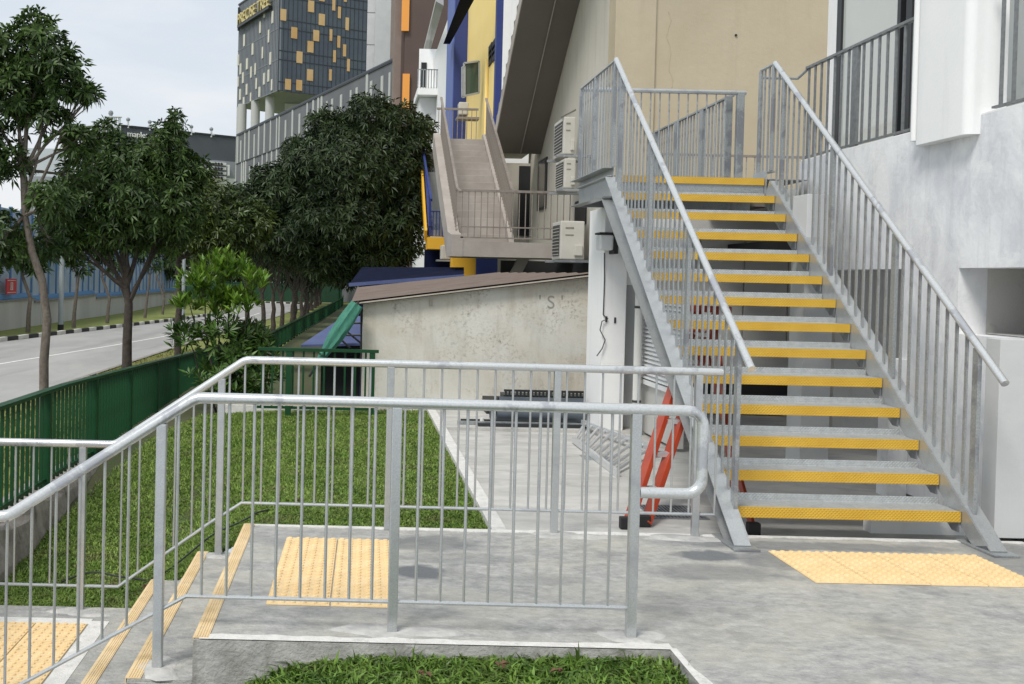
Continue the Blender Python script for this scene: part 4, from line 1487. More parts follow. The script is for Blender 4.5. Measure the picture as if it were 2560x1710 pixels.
# red notice on the screen
q = P(27, 717, 41.0)
xs = wall_x(41.0) - 0.02
ns = thing('red_notice', (xs, 41, q.z), 'red notice board with a white emblem fixed to the blue screen', 'sign')
hw, hh = 0.72, 0.33
ca = PX(14, 697, xs)
cb = PX(39, 735, xs)
m = MB().box(xs, xs + 0.04, ca.y, cb.y, cb.z, ca.z)
obj('board', m, M['red'], ns)
mm = MB()
yc, zc_ = (ca.y + cb.y) / 2, (ca.z + cb.z) / 2
hy, hz = abs(cb.y - ca.y) / 2, abs(ca.z - cb.z) / 2
for (a, b, c, d) in ((-.25, .25, .42, .52), (-.25, .25, -.45, -.36), (-.25, -.14, -.36, .42), (.14, .25, -.36, .42), (-.05, .05, -.25, .3), (-.8, .8, .75, .82), (-.8, .8, -.8, -.72)):
    mm.box(xs + 0.041, xs + 0.05, yc + a * hy, yc + b * hy, zc_ + c * hz, zc_ + d * hz)
obj('emblem', mm, M['kerbw'], ns)

# lamp posts
for i, (px, y, lab) in enumerate(((152, 41.5, 'grey lamp post with a black foot on the far verge at the left'), (457, 58.0, 'thin grey lamp post on the far verge behind the bright shrub'))):
    b0 = P(px, 800, y)
    lp = thing('lamp_post', (b0.x, y, zroad(y)), lab, 'lamp post', 'lamp posts on the far verge')
    obj('pole', MB().tube([(b0.x, y, zroad(y)), (b0.x + 0.01, y, 7.0)], [0.11, 0.07], 10), M['lamp'], lp)
    obj('foot', MB().tube([(b0.x, y, zroad(y)), (b0.x, y, zroad(y) + 0.28)], 0.125, 10), M['black'], lp)
    obj('lamp_arm', MB().tube([(b0.x, y, 6.95), (b0.x + 0.5, y, 7.3), (b0.x + 1.3, y, 7.4)], 0.04, 6), M['lamp'], lp)

# ================================================================ TREES
def crown_mesh(name, blobs, n, leaf, width, m, seed, nl=7, up=0.35, shell=0.55, el0=-0.1, el1=0.9, droop=0.22):
    r = np.random.RandomState(seed)
    vol = np.array([b[3] * b[4] * b[5] for b in blobs]) ** 0.75
    k = r.choice(len(blobs), n, p=vol / vol.sum())
    B = np.array(blobs)[k]
    d = r.normal(size=(n, 3))
    d /= np.linalg.norm(d, axis=1)[:, None]
    rad = shell + (1 - shell) * r.uniform(0, 1, n) ** 0.6
    rad *= 1 + 0.13 * r.normal(size=n)
    c = B[:, :3] + d * B[:, 3:6] * rad[:, None]
    axis = d + np.array([0, 0, up]) + r.normal(size=(n, 3)) * 0.35
    axis /= np.linalg.norm(axis, axis=1)[:, None]
    tmp = np.tile(np.array([0.31, 0.77, 0.2]), (n, 1))
    u = np.cross(axis, tmp)
    u /= np.linalg.norm(u, axis=1)[:, None]
    w = np.cross(axis, u)
    V_, F_ = [], []
    for q in range(nl):
        th = 2 * np.pi * q / nl + r.uniform(-0.4, 0.4, n)
        el = r.uniform(el0, el1, n)
        L = leaf * r.uniform(0.7, 1.2, n)
        W = width * r.uniform(0.75, 1.2, n)
        dr = (u * np.cos(th)[:, None] + w * np.sin(th)[:, None]) * np.cos(el)[:, None] + axis * np.sin(el)[:, None]
        sd = np.cross(dr, axis)
        sd /= (np.linalg.norm(sd, axis=1)[:, None] + 1e-6)
        nr = np.cross(sd, dr)
        base = c + dr * (L * 0.08)[:, None]
        mid = c + dr * (L * 0.55)[:, None]
        tip = c + dr * L[:, None] - np.array([0, 0, 1]) * (L * droop)[:, None]
        le = mid + sd * (W / 2)[:, None] + nr * (W * 0.15)[:, None]
        ri = mid - sd * (W / 2)[:, None] + nr * (W * 0.15)[:, None]
        V_.append(np.stack([base, le, tip, ri], 1))
    vv = np.concatenate(V_, 0).reshape(-1, 3)
    N_ = len(vv) // 4
    b = np.arange(N_)[:, None] * 4
    tri = np.concatenate([b + np.array([[0, 1, 2]]), b + np.array([[0, 2, 3]])], 1).reshape(-1, 3)
    return np_mesh(name, vv, tri, m)


def limb(m, pts, r0, r1, n=8):
    k = len(pts)
    m.tube(pts, [r0 + (r1 - r0) * i / (k - 1) for i in range(k)], n)


def wob(a, b, n, s, r):
    a, b = Vector(a), Vector(b)
    out = []
    for i in range(n + 1):
        t = i / n
        p = a.lerp(b, t)
        if 0 < i < n:
            p += Vector((r.uniform(-s, s), r.uniform(-s, s), r.uniform(-s, s) * 0.3))
        out.append(p)
    return out


def tree(name, label, base, fork, blobs, n, leaf, width, ml, mbark, r0, seed, group='roadside trees', nl=7, trunkpts=None, shell=0.55, cat='tree', up=0.35):
    r = random.Random(seed)
    t = thing(name, base, label, cat, group)
    m = MB()
    base, fork = Vector(base), Vector(fork)
    pts = trunkpts or wob(base, fork, 5, r0 * 0.5, r)
    limb(m, pts, r0 * 1.12, r0 * 0.72, 10)
    for b in blobs:
        c = Vector(b[:3])
        st = pts[-1] if r.random() < 0.7 else pts[-2]
        st = Vector(st)
        mid = st.lerp(c, 0.5) + Vector((r.uniform(-.1, .1), r.uniform(-.1, .1), 0)) * b[3]
        limb(m, wob(st, mid, 3, r0 * 0.5, r) + wob(mid, c, 3, r0 * 0.5, r)[1:], r0 * 0.5, r0 * 0.14, 6)
        for q in range(5):
            v = Vector((r.uniform(-1, 1) * b[3], r.uniform(-1, 1) * b[4], r.uniform(-.4, 1) * b[5])) * 0.75
            limb(m, wob(mid.lerp(c, r.random()), c + v, 3, r0 * 0.3, r), r0 * 0.2, r0 * 0.05, 5)
    obj('trunk', m, M[mbark], t)
    put('crown', crown_mesh('crown', blobs, n, leaf, width, M[ml], seed, nl, shell=shell, up=up), t)
    return t


def blobv(px, py, Y, rx, rz, ry=None):
    """blob from photo pixel centre and pixel radii at depth Y"""
    c = P(px, py, Y)
    k = Y / FPX
    return (c.x, c.y, c.z, rx * k, (ry if ry else (rx + rz) / 2) * k, rz * k)


# nearest tree, left edge
Y0 = 11.8
tp = [P(112, 1010, Y0), P(110, 900, Y0), P(118, 800, Y0), P(105, 700, Y0), P(80, 630, Y0), P(62, 540, Y0), P(58, 425, Y0)]
b0 = P(112, 1010, Y0)
tree('tree', 'nearest roadside tree with a pale leaning trunk and long leaves at the left edge', (b0.x, Y0, zroad(Y0)), tp[-1],
     [blobv(105, 130, Y0, 80, 85), blobv(160, 200, Y0, 70, 75), blobv(232, 240, Y0, 34, 17), blobv(85, 60, Y0, 38, 40), blobv(20, 120, Y0, 50, 60), blobv(40, 230, Y0, 80, 90), blobv(-60, 170, Y0, 90, 120), blobv(205, 225, Y0, 45, 32), blobv(110, 290, Y0, 70, 38), blobv(190, 360, Y0, 55, 45),
      blobv(30, 400, Y0, 45, 45), blobv(-60, 380, Y0, 80, 90), blobv(130, 500, Y0 - 0.4, 60, 50), blobv(10, 590, Y0, 50, 65), blobv(-50, 650, Y0, 60, 60), blobv(120, 620, Y0 + 0.5, 45, 40), blobv(190, 440, Y0 + 0.3, 50, 45)],
     1350, 0.13, 0.034, 'leafa', 'barkl', 0.050, 31, trunkpts=[Vector((b0.x, Y0, zroad(Y0)))] + tp[1:], nl=9, shell=0.3)
# small leafy shoot on the trunk
sp = P(135, 740, Y0 - 0.05)
# second tree
Y0 = 16.0
tp = [P(318, 925, Y0), P(318, 850, Y0), P(322, 760, Y0), P(316, 722, Y0)]
b0 = P(318, 925, Y0)
tree('tree', 'second roadside tree with a dark forked trunk and a dense rounded crown', (b0.x, Y0, zroad(Y0)), tp[-1],
     [blobv(330, 480, Y0, 125, 120), blobv(210, 520, Y0, 90, 100), blobv(430, 520, Y0, 85, 110), blobv(410, 380, Y0, 60, 70), blobv(285, 380, Y0, 65, 55), blobv(150, 560, Y0, 55, 70), blobv(440, 320, Y0, 25, 30), blobv(330, 575, Y0, 105, 50),
      blobv(470, 430, Y0, 50, 50), blobv(200, 350, Y0, 45, 40), blobv(170, 610, Y0, 45, 28), blobv(440, 290, Y0, 16, 22), blobv(120, 480, Y0, 30, 26), blobv(260, 320, Y0, 26, 24)],
     2900, 0.14, 0.034, 'leafa', 'barkd', 0.075, 32, trunkpts=[Vector((b0.x, Y0, zroad(Y0)))] + tp[1:], nl=8, shell=0.35)
# third tree, olive, behind the shrub
Y0 = 22.0
b0 = P(446, 820, Y0)
tree('tree', 'third roadside tree, olive green, half hidden behind the bright shrub', (b0.x, Y0, zroad(Y0)), P(446, 650, Y0),
     [blobv(500, 520, Y0, 85, 75), blobv(560, 560, Y0, 80, 70), blobv(430, 580, Y0, 70, 48), blobv(540, 600, Y0, 85, 48), blobv(500, 455, Y0, 40, 30), blobv(620, 560, Y0, 60, 60)],
     2800, 0.165, 0.04, 'leafd', 'barkd', 0.075, 33, nl=7, shell=0.4)
row = [(627, 30.0), (660, 38.0), (682, 44.0), (705, 49.6), (729, 57.0), (737, 60.5), (753, 67.0), (761, 71.0), (768, 76.0), (779, 83.0), (787, 89.0), (792, 94.0), (798, 100.0)]
labs = ['row tree with a straight dark trunk just right of the bright shrub', 'row tree leaning left whose trunk shows against the pale road', 'row tree with a Y forked trunk against the road', 'second Y forked row tree on the grass edge',
        'slim row tree at the near end of the thin trunk group', 'slim leaning row tree paired with its left neighbour', 'thin row tree at the middle of the verge', 'thin row tree beyond the middle of the verge',
        'thin row tree before the bend', 'thin row tree where the verge narrows', 'small far row tree, fourth from the bend', 'small far row tree, next to last before the bend', 'farthest small row tree by the green fence']
for i, ((px, y), lab) in enumerate(zip(row, labs)):
    b0 = P(px, 780, y)
    x = b0.x
    zt = P(px, 520 + 11 * i, y).z
    zb = P(px, 690, y).z
    k = y / FPX
    bl = []
    rr = 88 - 3.2 * i
    top_ = 455 + 14 * i if i < 8 else 590
    bl.append(blobv(px - 6, top_ + rr, y, rr, rr * 0.95))
    bl.append(blobv(px - 45, top_ + rr * 1.35, y, rr * 0.75, rr * 0.6))
    bl.append(blobv(px + 48, top_ + rr * 1.3, y, rr * 0.8, rr * 0.65))
    bl = [b for b in bl]
    tree('tree', lab, (x, y, zroad(y)), (x + rnd.uniform(-.1, .1), y, P(px, 735, y).z), bl, 1500 if i < 5 else 650, 0.009 * y * 0.8 + 0.05, 0.0024 * y * 0.8 + 0.012, 'leafb', 'barkd', 0.0013 * y + 0.045, 50 + i, nl=6, shell=0.4)
# big dark tree centre
Y0 = 30.0
b0 = P(990, 680, Y0)
tree('large_tree', 'largest dark tree with a broad drooping crown in front of the finned podium', (b0.x, Y0, -0.9), P(985, 600, Y0),
     [blobv(870, 435, Y0, 140, 115), blobv(925, 298, Y0, 62, 66), blobv(845, 345, Y0, 72, 66), blobv(995, 325, Y0, 62, 66), blobv(1055, 325, Y0, 34, 40), blobv(775, 430, Y0, 85, 68), blobv(700, 480, Y0, 70, 60), blobv(960, 440, Y0, 95, 110),
      blobv(1020, 400, Y0, 55, 70), blobv(850, 560, Y0, 170, 85), blobv(1000, 560, Y0, 75, 90), blobv(730, 590, Y0, 110, 70), blobv(640, 520, Y0, 55, 50), blobv(940, 640, Y0, 100, 38), blobv(820, 650, Y0, 70, 50), blobv(1040, 500, Y0, 45, 60), blobv(865, 690, Y0, 30, 30),
      blobv(735, 370, Y0, 34, 26), blobv(800, 300, Y0, 36, 26), blobv(660, 440, Y0, 36, 26)],
     8600, 0.23, 0.05, 'leafb', 'barkd', 0.26, 90, 'trees by the buildings', nl=7, shell=0.45, up=0.0)
# small far verge trees in front of the screen
fv = [(70, 40, 'small verge tree with a crooked trunk beneath the red notice'), (184, 45, 'small verge tree right of the first lamp post'), (268, 51, 'small thin verge tree with a pale trunk before the blue screen'),
      (362, 60, 'small verge tree behind the dark forked trunk'), (405, 68, 'small faint verge tree farthest along the blue screen')]
for i, (px, y, lab) in enumerate(fv):
    b0 = P(px, 820, y)
    tp = [Vector((b0.x, y, zroad(y))), P(px + 2, 780, y), P(px + 6, 745, y), P(px + (12 if i % 2 else -14), 690, y)]
    tree('verge_tree', lab, (b0.x, y, zroad(y)), tp[-1], [blobv(px - 10, 640 - 5 * i, y, 38 - 4 * i, 26), blobv(px + 22, 672 - 3 * i, y, 24 - 3 * i, 14), blobv(px - 30, 605, y, 36, 26)],
         150, 0.38, 0.12, 'leafa', 'barkl', 0.085, 120 + i, 'small trees on the far verge', nl=6, trunkpts=tp, shell=0.3)
# background foliage mass beyond the screen
for i, (px, py, y, rx, rz, lab) in enumerate(((40, 600, 75, 70, 50, 'pale tree mass above the blue screen at the left edge'), (330, 640, 90, 110, 40, 'tree mass above the blue screen behind the forked trunk'),
                                              (600, 640, 125, 110, 60, 'dark tree mass at the bend of the road'), (740, 650, 125, 70, 40, 'dark tree mass behind the farthest row trees'))):
    c = P(px, py, y)
    tree('background_tree', lab, (c.x, y, -1.5), (c.x, y, c.z - 1), [blobv(px, py, y, rx, rz), blobv(px - rx * .6, py + 20, y, rx * .6, rz * .7), blobv(px + rx * .6, py + 15, y, rx * .6, rz * .7)],
         700, 0.9, 0.3, 'leafb', 'barkd', 0.2, 140 + i, 'trees beyond the road', nl=6)
# bright shrub
Y0 = 12.6
sb = P(565, 960, Y0)
sh = thing('bright_shrub', (sb.x, Y0, -0.4), 'bright green shrub with upright leafy shoots behind the rail bend', 'shrub')
m = MB()
heads = [(575, 672, 62, 38), (500, 700, 48, 32), (545, 745, 60, 42), (635, 705, 30, 34), (475, 765, 42, 24), (600, 760, 48, 36), (470, 845, 52, 36), (550, 830, 70, 36), (625, 850, 55, 44), (585, 900, 75, 46), (650, 880, 36, 34), (560, 950, 80, 50), (660, 930, 45, 45), (600, 990, 80, 35)]
hb = []
r = random.Random(5)
for (px, py, rx, rz) in heads:
    b = blobv(px, py, Y0 + r.uniform(-.25, .25), rx, rz)
    hb.append(b)
    limb(m, wob((sb.x + r.uniform(-.12, .12), Y0, -0.35), b[:3], 6, 0.03, r), 0.018, 0.006, 5)
obj('stems', m, M['barkd'], sh)
put('foliage_top', crown_mesh('foliage_top', hb[:6], 230, 0.15, 0.034, M['leafc'], 61, 9, shell=0.1, up=2.2, el0=0.5, el1=1.35, droop=0.0), sh)
put('foliage_low', crown_mesh('foliage_low', hb[6:], 380, 0.15, 0.034, M['leafe'], 62, 9, shell=0.15, up=1.2, el0=0.2, el1=1.2, droop=0.05), sh)

# ================================================================ BEIGE BUILDING
bg = thing('beige_building', (6, 18, 0), 'beige rendered building with a plain gable wall behind the steel landing', 'building')
YB1, XB1 = 16.5, P(1538, 100, 16.5).x
x2 = P(1640, 100, YB1).x
obj('front_wall', MB().box(x2, 14.0, YB1 + 0.05, YB1 + 0.4, 0, 14), M['beige'], bg)
obj('corner_pier', MB().box(XB1, x2 - 0.002, YB1, YB1 + 0.45, 0, 14), M['beige'], bg, 0.012)
obj('side_wall', MB().box(XB1, XB1 + 0.3, YB1 + 0.452, 24.6, 0, 14), M['beigel'], bg)
obj('crack_ridge', MB().tube([P(1672 + 6 * math.sin(k * 1.7) + (5 if k > 5 else 0), 30 + 21 * k, YB1 + 0.05) for k in range(10)], 0.008, 5), M['beige'], bg)
obj('vent_hole', MB().tube([P(1840, 88, YB1 + 0.049), P(1840, 88, YB1 + 0.03)], 0.02, 10), M['dframe'], bg)


def on_side(px0, py0, px1, py1, name, m, proud=0.02, parent=bg):
    a, b = PX(px0, py0, XB1 - proud), PX(px1, py1, XB1 - proud)
    return obj(name, MB().box(XB1 - proud, XB1 - 0.001, min(a.y, b.y), max(a.y, b.y), min(a.z, b.z), max(a.z, b.z)), m, parent)


wd = on_side(1345, 405, 1363, 520, 'window', M['dframe'], 0.03)
a, b = PX(1347, 410, XB1 - 0.035), PX(1360, 515, XB1 - 0.035)
obj('pane', MB().box(XB1 - 0.036, XB1 - 0.031, min(a.y, b.y), max(a.y, b.y), min(a.z, b.z), max(a.z, b.z)), M['dglass'], wd)
on_side(1437, 505, 1462, 560, 'window', M['dframe'], 0.03)
# wall behind the landing, with dark doorway
obj('rear_wall', MB().box(2.9, XB1 - 0.002, 24.3, 24.6, 0, 4.3), M['beigel'], bg)
a, b = P(1298, 415, 24.29), P(1328, 590, 24.29)
obj('doorway', MB().box(a.x, b.x, 24.26, 24.298, b.z, a.z), M['dark'], bg)

# AC condensers


def ac(cx, y, z, w, d, h, label):
    t = thing('air_conditioner', (cx, y, z), label, 'air conditioner', 'air conditioner units on the beige wall')
    obj('casing', MB().box(cx - w / 2, cx + w / 2, y, y + d, z, z + h), M['acw'], t, 0.02)
    # grille on the left (-x) side
    obj('grille', MB().box(cx - w / 2 - 0.012, cx - w / 2 - 0.001, y + d * 0.12, y + d * 0.88, z + h * 0.1, z + h * 0.9), M['acg'], t)
    for k in range(9):
        obj('grille_bar', MB().box(cx - w / 2 - 0.02, cx - w / 2 - 0.012, y + d * 0.12, y + d * 0.88, z + h * (0.12 + 0.085 * k), z + h * (0.12 + 0.085 * k) + 0.01), M['acw'], t)
    for (a, b, c, e) in ((-.3, .05, .80, .84), (-.3, .05, .62, .65)):
        obj('badge', MB().box(cx + a * w, cx + b * w, y - 0.006, y - 0.001, z + h * c, z + h * e), M['brail'], t)
    obj('valve_cover', MB().box(cx + 0.08 * w, cx + 0.42 * w, y - 0.04, y - 0.001, z + 0.1 * h, z + 0.38 * h), M['acw'], t, 0.012)
    obj('bracket', MB().box(cx - w / 2 - 0.12, cx + w / 2 + 0.35, y - 0.03, y + 0.05, z - 0.05, z - 0.01), M['galvd'], t)
    obj('bracket', MB().box(cx - w / 2 - 0.12, cx + w / 2 + 0.35, y + d - 0.08, y + d, z - 0.05, z - 0.01), M['galvd'], t)
    return t


q0, q1 = P(1400, 648, 17.6), P(1462, 553, 17.6)
ac((q0.x + q1.x) / 2, 17.6, q0.z, (q1.x - q0.x), 0.75, q1.z - q0.z, 'large cream air conditioner at the end of the concrete landing')
q0, q1 = P(1408, 385, 18.0), P(1440, 292, 18.0)
ac((q0.x + q1.x) / 2, 18.0, q0.z, (q1.x - q0.x), 0.9, q1.z - q0.z, 'upper cream air conditioner on the beige side wall under a small hood')
obj('hood', MB().add([P(1403, 292, 18.0), P(1440, 272, 18.0), P(1440, 277, 18.9), P(1403, 296, 18.9)], [(0, 1, 2, 3)]), M['galvd'], bg)
q0, q1 = P(1410, 470, 17.6), P(1440, 396, 17.6)
ac((q0.x + q1.x) / 2, 17.6, q0.z, (q1.x - q0.x), 0.8, q1.z - q0.z, 'lower cream air conditioner beside the galvanised landing')

# ---------------------------------------------------------------- concrete stair
cs = thing('concrete_staircase', (2.8, 19, 0), 'taupe concrete outdoor staircase with brown railings beside the beige building', 'staircase')
XA, XC = P(1145, 620, 19).x, XB1
ZS0, ZS1 = P(1250, 643, 19).z, P(1250, 605, 19).z
obj('landing_slab', MB().box(XA, XC - 0.002, 19.0, 20.4, ZS0, ZS1), M['cstair'], cs)
XI0, XI1 = XA + 0.09, XA + 0.09 + 0.94
n = 15
rz, gy = 2.56 / n, 4.4 / n
YS0 = 19.75
for k in range(n):
    obj('step', MB().box(XI0, XI1, YS0 + gy * k, YS0 + gy * (k + 1) + 0.02, ZS1 + rz * k - 0.12, ZS1 + rz * (k + 1)), M['cstair'], cs, 0.006)
ZT = ZS1 + 2.56
for x0, x1 in ((XA - 0.13, XI0 - 0.001), (XI1 + 0.001, XI1 + 0.1)):
    pr = [(18.99, ZS0 - 0.004), (18.99, ZS1 + 0.12), (YS0, ZS1 + 0.2), (YS0 + 4.4, ZT + 0.16), (YS0 + 4.6, ZT + 0.16), (YS0 + 4.6, ZT - 0.25), (YS0 + 0.2, ZS0 - 0.004)]
    if x0 > XI0:
        pr = [(YS0 - 0.2, ZS1), (YS0, ZS1 + 0.2), (YS0 + 4.4, ZT + 0.16), (YS0 + 4.6, ZT + 0.16), (YS0 + 4.6, ZT - 0.25), (YS0 + 0.2, ZS1)]
    obj('stringer', MB().prism(pr, 0, x0, x1), M['cstair'], cs)
obj('upper_landing', MB().box(XA - 0.02, XC - 0.002, YS0 + 4.41, YS0 + 5.9, ZT - 0.22, ZT), M['cstair'], cs)
# overhead flight coming back toward the camera
pr = [(22.9, 4.42), (23.6, 4.42), (23.6, ZT), (22.9, ZT)]
prof = [(23.5, ZT - 0.22), (22.95, 4.36)]
ye, sl = 14.5, 0.66
prof.append((ye, 4.36 + (22.95 - ye) * sl))
nst = 26
gg = (22.95 - ye) / nst
yy_ = ye
for k in range(nst):
    zt = 4.36 + (22.95 - yy_) * sl + 0.36
    prof.append((yy_, zt))
    prof.append((yy_ + gg, zt))
    yy_ += gg
prof.append((23.5, ZT))
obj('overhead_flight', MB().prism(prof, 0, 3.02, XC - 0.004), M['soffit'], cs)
obj('flight_edge', MB().beam((3.015, 22.9, 4.56), (3.015, ye, 4.56 + (22.9 - ye) * sl), 0.03, 0.26), M['cstair'], cs)
obj('conduit', MB().tube([(3.62, 22.9, 4.35), (3.62, 15, 4.35 + 7.9 * sl)], 0.012, 6), M['cstair'], cs)
obj('support_post', MB().beam(P(1280, 700, 20), P(1312, 640, 20), 0.12, 0.2), M['cstair'], cs)
# railings
ZR = P(1250, 477, 19).z
BB = MB().box(-0.008, 0.008, -0.008, 0.008, 0, 1).mesh('baluster', M['brail'])
x = XA + 0.06
obj('rail', MB().box(XA + 0.04, XC - 0.02, 18.98, 19.03, ZR - 0.03, ZR + 0.015), M['brail'], cs)
obj('rail', MB().box(XA + 0.04, XC - 0.02, 18.99, 19.02, ZS1 + 0.26, ZS1 + 0.285), M['brail'], cs)
obj('rail', MB().box(XA + 0.04, XC - 0.02, 18.99, 19.02, ZS1 + 0.06, ZS1 + 0.085), M['brail'], cs)
while x < XC - 0.05:
    put('baluster', BB, cs, (x, 19.005, ZS1 + 0.08), (1, 1, ZR - ZS1 - 0.1))
    x += 0.118
for xr_ in (XI0 - 0.06, XI1 + 0.06):
    A2, B3 = Vector((xr_, YS0 - 0.6, ZS1 + 0.93)), Vector((xr_, YS0, ZS1 + 1.05))
    C3 = Vector((xr_, YS0 + 4.4, ZT + 1.0))
    obj('rail', MB().beam(B3, C3, 0.05, 0.04), M['brail'], cs)
    obj('rail', MB().beam(A2, B3, 0.05, 0.04), M['brail'], cs)
    for k in range(32):
        yb = YS0 + 0.05 + 0.137 * k
        z0 = ZS1 + 0.16 + (yb - YS0) * 2.56 / 4.4
        put('baluster', BB, cs, (xr_, yb, z0), (1, 1, 0.84))
obj('rail', MB().box(XI0 - 0.05, XI1 + 0.05, YS0 + 5.8, YS0 + 5.85, ZT + 0.95, ZT + 1.0), M['brail'], cs)
for k in range(9):
    put('baluster', BB, cs, (XI0 + 0.118 * k, YS0 + 5.82, ZT), (1, 1, 0.95))

# yellow column + blue bits under the landing
ya_ = P(1125, 650, 24).x
yc2 = thing('amber_column', (P(1165, 690, 24).x, 24, 0), 'amber yellow column below the concrete landing', 'column')
obj('shaft', MB().box(P(1130, 690, 24).x, P(1190, 690, 24).x, 24, 24.6, -0.9, P(1160, 640, 24).z), M['amber'], yc2)
obj('shade_sheet', MB().box(2.98, XB1 - 0.003, 21.0, 21.1, -1, ZS0 - 0.02), M['dark'], cs)  # near-black sheet added for the shade under the landing
obj('shade_sheet_side', MB().box(XB1 - 0.03, XB1 - 0.004, 16.42, 21, 0, 1.9), M['dark'], cs)  # second dark sheet, painted shade along the side wall below the landing

# ---------------------------------------------------------------- blue metal stair
bs_ = thing('blue_metal_stair', (1.5, 27, 0), 'narrow metal stair with a blue stringer and amber edges left of the concrete stair', 'staircase')
Yb = 26.0
e0, e1 = P(1077, 590, 26), P(1125, 590, 26)
t0, t1 = P(1062, 378, 31.5), P(1105, 378, 31.5)
nst = 17
for k in range(nst):
    f0 = k / nst
    a, b = e0.lerp(t0, f0), e1.lerp(t1, f0)
    obj('tread', MB().box(a.x, b.x, a.y, a.y + 0.3, a.z, a.z + 0.16), M['treadg'], bs_)
obj('stringer', MB().beam(e0 + Vector((-0.04, 0, 0.1)), t0 + Vector((-0.04, 0, 0.1)), 0.06, 0.35), M['blue'], bs_)
obj('handrail', MB().beam(P(1078, 500, 26), P(1052, 342, 31.5), 0.06, 0.07), M['blue'], bs_)
obj('post', MB().beam(P(1075, 500, 26), P(1075, 590, 26), 0.12, 0.05), M['blue'], bs_)
obj('edge_trim', MB().beam(e0 + Vector((-0.13, 0, 0.0)), t0 + Vector((-0.13, 0, 0.0)), 0.06, 0.3), M['amber'], bs_)
obj('landing', MB().box(P(1070, 600, 25.6).x, P(1140, 600, 25.6).x, 25.6, 26.4, P(1070, 622, 25.6).z, P(1070, 592, 25.6).z), M['amber'], bs_)
obj('landing_top', MB().box(P(1051, 380, 31.6).x, P(1110, 380, 31.6).x, 31.6, 32.5, P(1070, 392, 31.6).z, P(1070, 376, 31.6).z), M['amber'], bs_)
for k in range(6):
    a = P(1082 + 8 * k, 590, 25.7)
    obj('baluster', MB().box(a.x - 0.012, a.x + 0.012, 25.7, 25.72, a.z, a.z + 0.62), M['blue'], bs_)
a = P(1078, 530, 25.7)
obj('rail', MB().box(a.x, a.x + 0.55, 25.7, 25.73, a.z, a.z + 0.03), M['blue'], bs_)
q0, q1 = P(1103, 648, 24.5), P(1127, 613, 24.5)
t = thing('air_conditioner', (q0.x, 24.5, q0.z), 'small white air conditioner under the amber stair landing', 'air conditioner')
obj('casing', MB().box(q0.x, q1.x, 24.5, 24.9, q0.z, q1.z), M['acw'], t, 0.03)
obj('shelf', MB().box(q0.x - 0.1, q1.x + 0.1, 24.5, 24.9, q0.z - 0.05, q0.z - 0.01), M['galvd'], t)

# ---------------------------------------------------------------- blue / yellow building
by = thing('blue_yellow_building', (4, 30, 0), 'bright yellow building with royal blue end walls beyond the concrete stair', 'building')
XY = P(1247, 100, 26).x
obj('yellow_wall', MB().box(XY, XY + 3, 26.3, 33.6, 0, 14), M['yel'], by)
obj('blue_band', MB().box(XY - 0.06, XY + 0.10, 26.0, 26.29, 0, 14), M['blue'], by)
obj('white_end_wall', MB().box(XY + 0.101, XY + 3, 26.0, 26.29, 0, 14), M['white'], by)
xb0 = P(1137, 100, 33.6).x
obj('blue_wing', MB().box(xb0, XY + 3, 33.61, 36.0, 0, 14), M['blue'], by)
xb1 = P(1120, 200, 36.0).x
obj('blue_wing_side', MB().box(xb0 - 0.02, xb0 - 0.001, 33.7, 36.4, 0, 13.8), mat('lighter_blue', (0.10, 0.15, 0.42), 0.6), by)  # left-facing side in a lighter blue than the wing
A4 = [P(1110, 105, 33), P(1152, -10, 28)]
obj('blue_eaves', MB().add([P(1108, 110, 34.5), P(1125, 110, 34.5), P(1185, 0, 27.0), P(1150, -2, 27.0), P(1160, -60, 26), P(1200, -60, 26)], [(0, 1, 2, 3), (3, 2, 5, 4)]), M['navy'], by)
wfr = obj('window', MB().add([P(1160, 158, 29), P(1198, 153, 29), P(1198, 232, 29), P(1160, 240, 29)], [(0, 1, 2, 3)]), M['gglass'], by)
a, b, c, d = P(1160, 158, 28.95), P(1198, 153, 28.95), P(1198, 232, 28.95), P(1160, 240, 28.95)
fr_m = MB()
for (u, w_) in ((a, b), (b, c), (c, d), (d, a)):
    fr_m.beam(u, w_, 0.05, 0.05, (0, 1, 0))
obj('window_frame', fr_m, M['galv'], wfr)
gb_ = MB()
a, b, c, d = P(1155, 168, 28.5), P(1162, 166, 28.5), P(1162, 243, 28.5), P(1155, 243, 28.5)
for (u, w_) in ((a, b), (b, c), (c, d), (d, a)):
    gb_.beam(u, w_, 0.04, 0.04, (0, 1, 0))
obj('open_casement', gb_, M['galv'], wfr)
for k in range(3):
    for j in range(2):
        a = PX(1222 + 9 * j, 118 + 14 * k - 11 * j, XY - 0.02)
        b = PX(1229 + 9 * j, 128 + 14 * k - 11 * j, XY - 0.02)
        obj('vent', MB().box(XY - 0.03, XY - 0.001, min(a.y, b.y), max(a.y, b.y), min(a.z, b.z), max(a.z, b.z)), M['dark'], by)
obj('base_wall', MB().box(P(1062, 690, 26.8).x, P(1128, 690, 26.8).x, 26.8, 27.2, -0.9, P(1100, 618, 26.8).z), M['navy'], by)
obj('base_wall', MB().box(P(1190, 690, 23.9).x, P(1243, 690, 23.9).x, 23.9, 24.2, -0.9, P(1200, 630, 23.9).z), M['blue'], by)
obj('drain_pipe', MB().tube([PX(1217, 150, XY - 0.05), PX(1214, 345, XY - 0.05)], 0.05, 8), M['yel'], by)
q0, q1 = P(1147, 286, 28), P(1172, 255, 28)
t = thing('air_conditioner', (q0.x, 28, q0.z), 'small air conditioner below the casement window on the yellow wall', 'air conditioner')
obj('casing', MB().box(q0.x, q1.x, 28, 28.4, q0.z, q1.z), M['acw'], t, 0.03)
